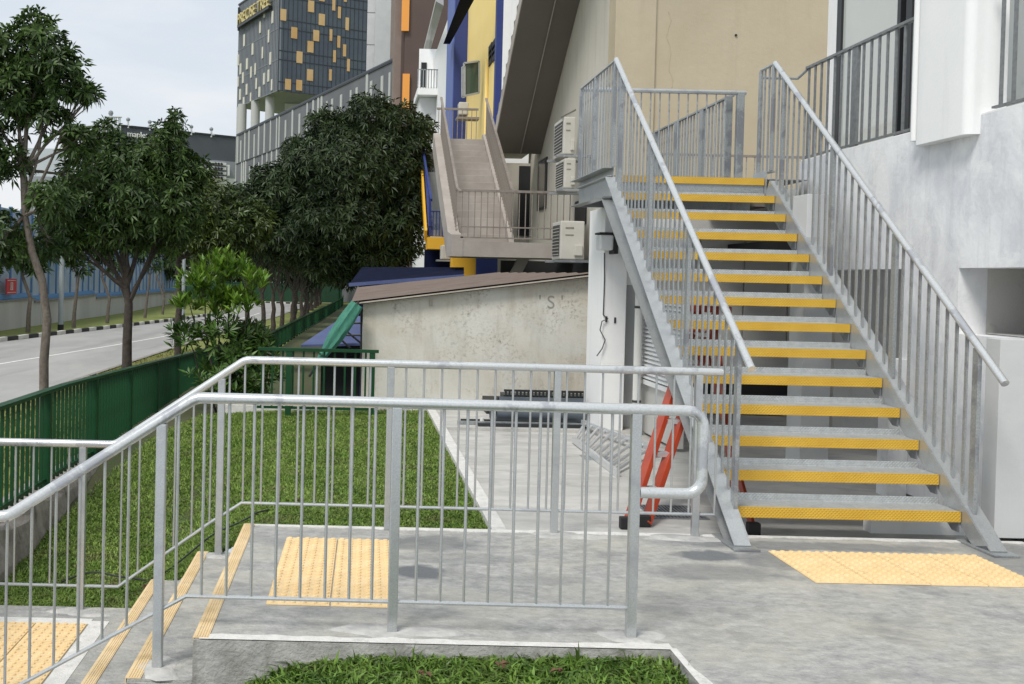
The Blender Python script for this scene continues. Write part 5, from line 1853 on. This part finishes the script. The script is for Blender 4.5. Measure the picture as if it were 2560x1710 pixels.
obj('bracket', MB().box(q0.x - 0.05, q1.x + 0.3, 28, 28.4, q0.z - 0.12, q0.z - 0.06), M['brail'], t)

# ---------------------------------------------------------------- white building with balcony
wv = thing('white_balcony_building', (3.6, 45, 0), 'white building with a small railed balcony and grey eaves', 'building')
XV = P(1125, 200, 38).x
obj('wall', MB().box(XV, XV + 5, 38.0, 56, 0, P(1125, 20, 38).z), M['white'], wv)
obj('eaves', MB().add([P(1090, 3, 36.5), P(1109, 14, 36.5), P(1066, 158, 57), P(1052, 158, 57), P(1090, -6, 36.5), P(1109, -3, 36.5), P(1068, 150, 57), P(1052, 150, 57)],
                      [(0, 1, 2, 3), (7, 6, 5, 4), (0, 4, 5, 1), (1, 5, 6, 2), (2, 6, 7, 3), (3, 7, 4, 0)]), M['bwall'], wv)
p_a, p_b = P(1044, 228, 44), P(1098, 228, 44)
obj('balcony_slab', MB().box(p_a.x, p_b.x + 0.8, 44, 47, P(1044, 236, 44).z, P(1044, 218, 44).z), M['white'], wv)
obj('wall_below', MB().box(P(1046, 300, 45).x, P(1098, 300, 45).x + .8, 44.6, 47, 0, P(1044, 237, 44).z), M['tankw'], wv)
obj('balcony_back', MB().box(p_a.x + 0.2, p_b.x + 0.8, 46.9, 47.0, P(1044, 225, 44).z, 12), M['white'], wv)
zb0, zb1 = P(1044, 220, 44).z, P(1044, 172, 44).z
obj('rail', MB().box(p_a.x, p_b.x, 44, 44.04, zb1 - 0.04, zb1), M['galvd'], wv)
for k in range(9):
    x = p_a.x + (p_b.x - p_a.x) * k / 8
    obj('baluster', MB().box(x - 0.02, x + 0.02, 44.0, 44.03, zb0, zb1), M['galvd'], wv)
obj('doorway', MB().box(p_a.x + 0.3, p_a.x + 0.55, 46.85, 46.89, zb0, zb0 + 1.7), M['dark'], wv)

# ---------------------------------------------------------------- brown tower, white tower
bt = thing('brown_tower', (4, 95, 0), 'dark brown tower block with vertical orange strips', 'building')
obj('block', MB().box(P(1012, 100, 95).x, P(1012, 100, 95).x + 11, 95, 112, -2, 60), M['brown'], bt)
obj('side_strip', MB().box(P(988, 100, 95).x, P(1004, 100, 95).x, 95.5, 111, -2, 60), M['brownl'], bt)
obj('recess_strip', MB().box(P(1004, 100, 95).x + 0.001, P(1012, 100, 95).x - 0.001, 95.4, 111, -2, 60), M['brown'], bt)
for (y0, y1) in ((-80, 77), (184, 290)):
    a, b = P(1007, y0, 94.7), P(1022, y1, 94.7)
    obj('orange_strip', MB().box(a.x, b.x, 94.7, 94.99, b.z, a.z), M['orange'], bt)
wt = thing('white_tower', (3, 186, 0), 'plain white tower slab between the dark hotel block and the brown tower', 'building')
a, b = P(912, 100, 186), P(1000, 100, 186)
obj('block', MB().box(a.x, b.x, 186, 200, 14, 90), M['tankw'], wt)
obj('corner_face', MB().box(a.x + 1.8, b.x + 4, 184.0, 185.9, 14, 90), M['tankw'], wt)
for k in range(8):
    obj('floor_joint', MB().box(a.x - 0.01, a.x + 1.78, 185.93, 185.99, 32 + 5.8 * k, 32.09 + 5.8 * k), M['bwall'], wt)

# ---------------------------------------------------------------- dark tower
dt = thing('dark_hotel_tower', (-8, 112, 0), 'dark slate tower block on columns scattered with ochre windows and a gilt rooftop sign', 'building')
C0 = Vector((P(694, 227, 159.5).x, 159.5, 0))
L0 = Vector((P(592, 270, 176.9).x, 176.9, 0))
R0 = Vector((P(913, 230, 166.7).x, 166.7, 0))
zb = P(694, 227, 159.5).z
ztop = 88.0
bk = Vector((0, 14, 0))


def wallq(m, a, b, z0, z1, t=0.0):
    nrm = (b - a).cross(Vector((0, 0, 1))).normalized()
    if nrm.y > 0:
        nrm = -nrm
    o = nrm * t
    m.add([(a + o) + Vector((0, 0, z0)), (b + o) + Vector((0, 0, z0)), (b + o) + Vector((0, 0, z1)), (a + o) + Vector((0, 0, z1)),
           a + Vector((0, 0, z0)), b + Vector((0, 0, z0)), b + Vector((0, 0, z1)), a + Vector((0, 0, z1))],
          [(0, 1, 2, 3), (7, 6, 5, 4), (0, 4, 5, 1), (1, 5, 6, 2), (2, 6, 7, 3), (3, 7, 4, 0)])
    return m


top_left_z = P(592, 14, 176.9).z
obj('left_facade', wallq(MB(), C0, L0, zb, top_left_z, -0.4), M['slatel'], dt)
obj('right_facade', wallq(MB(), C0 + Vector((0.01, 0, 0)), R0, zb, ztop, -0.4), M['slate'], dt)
obj('underside', MB().add([C0 + Vector((0, 0.1, zb + 0.05)), L0 + Vector((0, 0, zb + 0.05)), L0 + Vector((20, 17, zb + 0.05)), R0 + Vector((0, 17, zb + 0.05)), R0 + Vector((0, 0, zb + 0.05))], [(0, 1, 2, 3, 4)]), M['mgrey'], dt)
obj('roof_edge', wallq(MB(), C0, L0, top_left_z, top_left_z + 0.25, 0.15), M['mull'], dt)
FH = 4.86
nf = int((ztop - zb) / FH)
for k in range(nf + 1):
    z = zb + FH * k
    if z < top_left_z:
        obj('floor_band', wallq(MB(), C0, L0, z, z + 0.10, 0.06), M['mgrey'], dt)
    obj('floor_band', wallq(MB(), C0, R0, z, z + 0.12, 0.06), M['mull'], dt)
    obj('floor_band', wallq(MB(), C0, R0, z + 1.4, z + 1.52, 0.055), M['mull'], dt)
mul = MB()
NV = 20
for k in range(NV + 1):
    a = C0.lerp(R0, k / NV)
    b = C0.lerp(R0, k / NV + 0.0035)
    wallq(mul, a, b, zb, ztop, 0.05)
tag(obj('fine_mullions', mul, M['mull'], dt), kind='stuff')
mul = MB()
for k in range(30):
    a = C0.lerp(L0, k / 30)
    b = C0.lerp(L0, k / 30 + 0.004)
    wallq(mul, a, b, zb, top_left_z, 0.08)
tag(obj('fine_fins', mul, M['pod'], dt), kind='stuff')


def plane_pt(px, py, A, B):
    """intersection of the pixel ray with the vertical plane through A and B"""
    n = (B - A).cross(Vector((0, 0, 1)))
    d = ray(px, py)
    o = Vector((0, 0, HEYE))
    t = (A - o).dot(n) / d.dot(n)
    return o + d * t


def face_rect(px0, py0, px1, py1, A, B, name, m, root, t=0.12):
    a = plane_pt(px0, py0, A, B)
    b = plane_pt(px1, py1, A, B)
    a2, b2 = Vector((a.x, a.y, 0)), Vector((b.x, b.y, 0))
    return obj(name, wallq(MB(), a2, b2, b.z, a.z, t), m, root)


# ochre windows on the right facade (zoomed photo coordinates, scale 2.751 from x=560)
ow = [(388, 60, 426, 145), (462, 185, 501, 268), (499, 352, 537, 437), (420, 542, 458, 620), (496, 548, 535, 625), (578, 2, 617, 87), (652, 93, 691, 178), (614, 205, 652, 286), (574, 281, 613, 364),
      (571, 475, 610, 558), (745, -10, 763, 75), (783, 45, 801, 128), (836, 120, 856, 210), (726, 200, 742, 283), (779, 246, 797, 330), (819, 305, 837, 390), (751, 345, 767, 430), (846, 405, 862, 492), (723, 476, 738, 556), (655, -60, 690, 12), (825, -50, 842, 15)]
for (a, b, c, d) in ow:
    face_rect(560 + a / 2.751, b / 2.751, 560 + c / 2.751, d / 2.751, C0, R0, 'window', M['ochre'], dt)
cw = [(333, 80, 340, 158), (248, 150, 256, 225), (307, 208, 315, 290), (196, 302, 204, 375), (265, 325, 272, 400), (318, 362, 326, 443), (138, 240, 147, 315), (157, 405, 166, 475), (113, 440, 120, 510), (130, 500, 138, 570), (186, 460, 193, 533),
      (215, 438, 222, 512), (275, 505, 283, 580), (305, 482, 313, 560), (222, 540, 230, 610), (155, 580, 163, 650), (110, 615, 118, 685), (328, 548, 336, 620), (243, 600, 251, 665), (183, 640, 190, 695), (96, 380, 104, 450), (277, 60, 284, 120), (97, 530, 103, 595), (135, 670, 142, 715)]
for (a, b, c, d) in cw:
    face_rect(560 + a / 2.751, b / 2.751, 560 + c / 2.751, d / 2.751, L0, C0, 'window', M['cream'], dt, 0.14)
for (px, y) in ((604, 172.5), (637, 169), (673, 164.5), (597, 175.5)):
    c = P(px, 300, y)
    obj('column', MB().tube([(c.x, y + 0.8, 10), (c.x, y + 0.8, zb + 0.04)], 0.75 if px > 600 else 0.5, 14), M['podfin'], dt)
obj('soffit_block', MB().box(P(712, 250, 171).x, P(912, 250, 171).x, 171, 183, 14, zb), M['tankw'], dt)
# gilt sign
fo = bpy.data.curves.new('sign_lettering', 'FONT')
fo.body = "PRECISE TREE"
fo.extrude = 0.18
fo.align_x = 'LEFT'
fo.space_character = 1.0
fo.materials.append(M['gold'])
s_l = plane_pt(604, 66, L0, C0)
s_r = plane_pt(683, 14, L0, C0)
dirv = Vector((s_r.x - s_l.x, s_r.y - s_l.y, 0))
fo.size = 1.0
lo_ = put('sign_lettering', text_mesh(fo), dt)
bpy.context.view_layer.update()
wtx = max(lo_.dimensions.x, 1e-3)
kx = dirv.length / wtx
zoff = P(604, 66, s_l.y)
ex = dirv.normalized()
nrm = ex.cross(Vector((0, 0, 1))).normalized()
if nrm.y > 0:
    nrm = -nrm
ang = math.atan2(ex.y, ex.x)
hgt = (plane_pt(604, 40, L0, C0).z - s_l.z)
Lm = Matrix.Translation(Vector((s_l.x, s_l.y, (s_l.z + s_r.z) / 2)) + nrm * 0.7) @ Matrix.Rotation(ang, 4, 'Z') @ Matrix.Rotation(R(90), 4, 'X') @ Matrix.Diagonal((kx, hgt * 1.45, 1, 1))
lo_.matrix_basis = Lm
obj('sign_rail', MB().beam(Vector((s_l.x, s_l.y, (s_l.z + s_r.z) / 2 - 0.2)) + nrm * 0.5, Vector((s_r.x, s_r.y, (s_l.z + s_r.z) / 2 - 0.2)) + nrm * 0.5, 0.6, 0.5), M['dframe'], dt)
a = plane_pt(601, 40, L0, C0)
obj('sign_emblem', MB().beam(Vector((a.x, a.y, s_l.z - 0.6)) + nrm * 0.3, Vector((a.x, a.y, a.z + 1.4)) + nrm * 0.3, 0.3, 0.4), M['dframe'], dt)

# ---------------------------------------------------------------- podium with fins
pd = thing('finned_podium', (-4, 85, 0), 'long grey podium facade with staggered pale vertical fins', 'building')
PR = Vector((P(985, 150, 101.5).x, 101.5, 0))
PLf = Vector((P(592, 340, 159.8).x, 159.8, 0))
zp = P(985, 150, 101.5).z
obj('facade', wallq(MB(), PR, PLf, -1.5, zp, -0.5), M['pod'], pd)
obj('parapet_rail', wallq(MB(), PR, PLf, zp, zp + 0.2, 0.1), M['mull'], pd)
LT = (PLf - PR).length
tiers = [(zp - 4.35 * (k + 1), zp - 4.35 * k - 0.14) for k in range(5)]
FM = MB().box(0, 1, -0.07, 0, 0, 1).mesh('fin', M['podfin'])
FM2 = MB().box(0, 1, -0.12, 0, 0, 1).mesh('panel', M['pod'])
dv = (PLf - PR).normalized()
fa = math.atan2(dv.y, dv.x)
rr_ = random.Random(3)
for ti, (za, zb2) in enumerate(tiers):
    s_ = 0.7 + 0.3 * ti
    obj('tier_band', wallq(MB(), PR, PLf, zb2 + 0.0, zb2 + 0.09, 0.12), M['mull'], pd)
    while s_ < LT - 1:
        w_ = rr_.choice((0.45, 0.6, 0.6))
        p = PR + dv * s_
        put('fin', FM, pd, (p.x, p.y, za), (w_, -1, (zb2 - za) * rr_.choice((1, 1, 0.78))), (0, 0, fa))
        s_ += rr_.choice((1.2, 1.9, 2.4, 3.0))
for (px, py) in ((640, 222),):
    pass

# ---------------------------------------------------------------- grey complex far left
mp_ = thing('grey_warehouse', (-35, 205, 0), 'large charcoal warehouse with roof vents, fan walls and white lettering', 'building')
MA = Vector((P(303, 316, 200).x, 200, 0))
MBp = Vector((P(640, 353, 216).x, 216, 0))
zm = P(303, 316, 200).z
ML = Vector((P(240, 340, 214).x, 214, 0))
zm2 = plane_pt(592, 405, MA, MBp).z
zm3 = plane_pt(592, 447, MA, MBp).z
obj('upper_wall', wallq(MB(), MA, MBp, zm2, zm, -1), M['mdark'], mp_)
obj('mid_wall', wallq(MB(), MA, MBp, zm3, zm2 - 0.02, -1.2), M['mgrey'], mp_)
obj('lower_wall', wallq(MB(), MA, MBp, -2, zm3 - 0.02, -1), M['tankw'], mp_)
obj('side_wall', wallq(MB(), MA, ML, -2, zm, -1), M['mdark'], mp_)
obj('roof_trim', wallq(MB(), MA, MBp, zm, zm + 0.35, 0.2), M['mull'], mp_)
for bx_ in (507, 536.5):
    for j in range(4):
        y0 = 403 + 11.5 * j + (bx_ - 507) * 0.09
        fp = face_rect(bx_, y0, bx_ + 25, y0 + 9, MA, MBp, 'fan_unit', M['tankw'], mp_, 0.8)
        for k in range(3):
            c = plane_pt(bx_ + 5 + 7.2 * k, y0 + 4.6 + 0.6 * k, MA, MBp)
            obj('fan', MB().tube([c + Vector((0, -1.3, 0)), c + Vector((0, -0.7, 0))], 0.24, 10), M['dark'], fp)
face_rect(566, 413, 569, 440, MA, MBp, 'white_stack', M['tankw'], mp_, 1.0)
for k, px in enumerate((320, 374, 478, 528)):
    yt = 316 + (px - 303) * 0.111
    c = plane_pt(px, yt, MA, MBp)
    vt = obj('roof_vent', MB().tube([(c.x, c.y, c.z - 0.2), (c.x, c.y, c.z + 1.3)], 0.22, 10).box(c.x - 0.7, c.x + 0.7, c.y - 0.2, c.y + 0.2, c.z + 0.25, c.z + 0.38), M['alu'], mp_)
    mb = MB()
    mb.tube([(c.x, c.y, c.z + 1.2), (c.x, c.y, c.z + 1.45), (c.x, c.y, c.z + 1.7), (c.x, c.y, c.z + 1.9)], [0.3, 0.42, 0.36, 0.1], 10)
    obj('vent_cowl', mb, M['mgrey'], vt)
for (px, y0, y1, rr2) in ((277, 290, 350, 0.35), (269, 293, 345, 0.1), (286, 295, 340, 0.2), (291, 293, 350, 0.1), (297, 293, 350, 0.15), (301, 293, 360, 0.1)):
    a, b = P(px, y0, 198), P(px, y1, 198)
    obj('flue', MB().tube([a, b], rr2, 8), M['alu'], mp_)
a, b = P(268, 293, 198), P(304, 293, 198)
obj('flue_platform', MB().box(a.x, b.x, 197.5, 198.5, a.z, a.z + 0.15), M['alu'], mp_)
a = P(277, 290, 198)
obj('flue_cowl', MB().tube([a, a + Vector((0, 0, .5)), a + Vector((0, 0, .9)), a + Vector((0, 0, 1.1))], [.3, .5, .4, .1], 10), M['mgrey'], mp_)
fo = bpy.data.curves.new('wall_lettering', 'FONT')
fo.body = "mapletree"
fo.extrude = 0.1
fo.materials.append(M['white'])
s_l, s_r = plane_pt(316, 341, MA, MBp), plane_pt(392, 349, MA, MBp)
dirv = Vector((s_r.x - s_l.x, s_r.y - s_l.y, 0))
lo2 = put('wall_lettering', text_mesh(fo), mp_)
bpy.context.view_layer.update()
kx = dirv.length / max(lo2.dimensions.x, 1e-3)
ex = dirv.normalized()
nrm = ex.cross(Vector((0, 0, 1))).normalized()
if nrm.y > 0:
    nrm = -nrm
lo2.matrix_basis = Matrix.Translation(Vector((s_l.x, s_l.y, s_l.z)) + nrm * 0.4) @ Matrix.Rotation(math.atan2(ex.y, ex.x), 4, 'Z') @ Matrix.Rotation(R(90), 4, 'X') @ Matrix.Diagonal((kx, kx, 1, 1))
# pale blocks seen through the trees at the left
pbk = thing('pale_block', (-80, 230, 0), 'pale grey building glimpsed through the nearest trees', 'building')
a, b = P(60, 400, 230), P(270, 380, 230)
obj('block', MB().box(a.x, b.x, 230, 240, -2, P(150, 372, 230).z), mat('hazy_grey_wall', (0.42, 0.47, 0.53), 0.8, col2=(0.5, 0.54, 0.58), vs=0.1), pbk)
for k in range(6):
    z = 3 + 3.6 * k
    obj('window_band', MB().box(a.x + 1, b.x - 1, 229.9, 229.98, z, z + 1.3), M['mgrey'], pbk)
# low white building at the bend
lw = thing('low_white_building', (-4, 107, 0), 'low white building behind the far green fence', 'building')
a, b = P(690, 700, 107.5), P(852, 700, 107.5)
obj('wall', MB().box(a.x, b.x, 107.5, 110, -1.4, P(820, 655, 107.5).z), M['tankw'], lw)
for k in range(7):
    x = a.x + (b.x - a.x) * (k + 0.5) / 7
    obj('window', MB().box(x - 0.35, x + 0.35, 107.4, 107.49, 0.4, 1.5), M['mgrey'], lw)


# ================================================================ YARD OBJECTS
# orange-red A-frame ladder
ld = thing('orange_step_ladder', (2.0, 6.55, -0.03), 'orange fibreglass step ladder standing open under the stair stringer', 'ladder')
f1, f2 = Vector((1.75, 6.43, -0.025)), Vector((1.885, 6.50, -0.025))
apx, apx2 = Vector((2.78, 8.25, 1.33)), Vector((2.88, 8.10, 1.33))
g1, g2 = Vector((2.53, 6.36, -0.025)), Vector((2.62, 6.95, -0.025))
r1, r2 = apx.lerp(f1, 0.04), apx2.lerp(f2, 0.04)
obj('side_rail', MB().beam(f1, apx, 0.035, 0.10, (0, 1, 0)), M['ladr'], ld, 0.004)
obj('side_rail', MB().beam(f2, apx2, 0.035, 0.10, (0, 1, 0)), M['ladr'], ld, 0.004)
obj('rear_rail', MB().beam(g1, r1, 0.02, 0.05, (0, 1, 0)), M['ladr'], ld)
obj('rear_rail', MB().beam(g2, r2, 0.02, 0.05, (0, 1, 0)), M['ladr'], ld)
for k in range(6):
    t = (k + 1) / 7
    obj('step', MB().beam(f1.lerp(apx, t), f2.lerp(apx2, t), 0.08, 0.03), M['alu'], ld)
obj('top_cap', MB().beam(apx + Vector((-.06, .05, 0)), apx2 + Vector((.06, -.05, 0)), 0.14, 0.05), M['ladr'], ld, 0.008)
obj('spreader', MB().beam(f1.lerp(apx, .5), g1.lerp(r1, .5), 0.02, 0.008), M['alu'], ld)
for q in (f1, f2, g1, g2):
    obj('rubber_foot', MB().box(q.x - 0.045, q.x + 0.03, q.y - 0.03, q.y + 0.03, -0.029, 0.045), M['black'], ld, 0.006)
# aluminium ladder lying on the floor
al = thing('aluminium_ladder', (2.4, 9.6, 0), 'aluminium ladder lying on the yard floor beside the pier', 'ladder')


def gz(px, py, z):
    d = ray(px, py)
    t = (z - HEYE) / d.z
    return Vector((d.x * t, d.y * t, z))


la, lb = gz(1433, 1098, 0.01), gz(1545, 1184, -0.0)
lc, ldd = gz(1456, 1056, 0.06), gz(1597, 1092, 0.06)
ldd = lc + (lb - la).normalized() * (lb - la).length + Vector((0.3, 0.1, 0))
for (u, w_) in ((la, lb), (lc, ldd)):
    obj('side_rail', MB().beam(u, w_, 0.03, 0.055), M['alu'], al)
for k in range(10):
    t = (k + 0.4) / 10
    obj('rung', MB().tube([la.lerp(lb, t), lc.lerp(ldd, t)], 0.015, 8), M['alu'], al)
# slotted black tray on top of the stock pile
q0, q1 = P(1256, 1000, 11.7), P(1497, 1000, 11.7)
tr_ = thing('slotted_black_tray', (2, 11.7, 0.1), 'long black slotted tray on top of the stock pile by the shed wall', 'tray')
obj('tray', MB().box(q0.x, q1.x, 11.6, 11.9, 0.17, 0.215), M['dsteel'], tr_)
for k in range(26):
    x = q0.x + (q1.x - q0.x) * (k + 0.5) / 26
    obj('slot_rib', MB().box(x - 0.01, x + 0.01, 11.585, 11.6, 0.17, 0.26), M['dsteel'], tr_)
obj('rim', MB().box(q0.x, q1.x, 11.58, 11.6, 0.255, 0.28), M['dsteel'], tr_)
obj('tray_base', MB().box(q0.x - 0.2, q1.x, 11.55, 11.95, 0.002, 0.16), M['black'], tr_)
labs = ['fat slate grey pipe at the front of the pile on the yard floor', 'fat slate grey pipe behind the front one on the pile', 'upper slate grey pipe resting on the pile']
for k, (y, z, x0) in enumerate(((10.98, 0.064, 1.55), (11.14, 0.064, 1.50), (11.06, 0.195, 1.58))):
    p_ = MB().tube([(x0, y, z), (2.50, y, z)], 0.062, 14, cap=False).tube([(2.50, y, z), (x0, y, z)], 0.054, 14, cap=False)
    tag(obj('pipe', p_, M['pipeg']), labs[k], 'pipe', 'stock pipes on the yard floor')
labs = ['thin steel bar nearest the apron edge', 'second thin steel bar from the apron edge', 'thin steel bar closest to the fat pipes']
for k, (y, x0, x1) in enumerate(((10.56, 1.3, 2.48), (10.68, 1.1, 2.45), (10.84, 1.15, 2.4))):
    tag(obj('steel_bar', MB().beam((x0, y, 0.02), (x1, y + 0.03, 0.02), 0.035, 0.03), M['dsteel'] if k != 1 else M['galvd']), labs[k], 'steel bar', 'steel bars on the yard floor')
q = gz(1205, 1052, 0.03)
tag(obj('white_bottle_cap', MB().tube([q + Vector((0, 0, -0.025)), q + Vector((0, 0, 0.03))], 0.022, 12), M['pvc']), 'small white pot on the apron left of the steel bars', 'pot')
# drain grating
dg_ = thing('drain_grating', (2.1, 6.8, 0), 'square steel drain grating set in the yard floor by the end post', 'grating')
a, b = gz(1632, 1297, -0.03), gz(1700, 1266, -0.03)
gx0, gx1, gy0, gy1 = a.x, a.x + 0.38, a.y, b.y
obj('frame', MB().box(gx0, gx1, gy0, gy0 + 0.015, -0.03, -0.022).box(gx0, gx1, gy1 - 0.015, gy1, -0.03, -0.022).box(gx0, gx0 + 0.015, gy0 + 0.016, gy1 - 0.016, -0.03, -0.022).box(gx1 - 0.015, gx1, gy0 + 0.016, gy1 - 0.016, -0.03, -0.022), M['galvd'], dg_)
obj('pit', MB().box(gx0 + 0.016, gx1 - 0.016, gy0 + 0.016, gy1 - 0.016, -0.0299, -0.028), M['black'], dg_)
for k in range(14):
    x = gx0 + 0.03 + (gx1 - gx0 - 0.06) * k / 13
    obj('bar', MB().box(x - 0.004, x + 0.004, gy0 + 0.016, gy1 - 0.016, -0.0279, -0.021), M['galvd'], dg_)
# damp square on the floor by the ladder
a = gz(1490, 1145, -0.03)
tag(obj('floor_plate', MB().box(a.x - 0.12, a.x + 0.12, a.y - 0.12, a.y + 0.12, -0.0298, -0.026), M['galvd']), 'small square metal floor plate beside the lying ladder', 'plate')
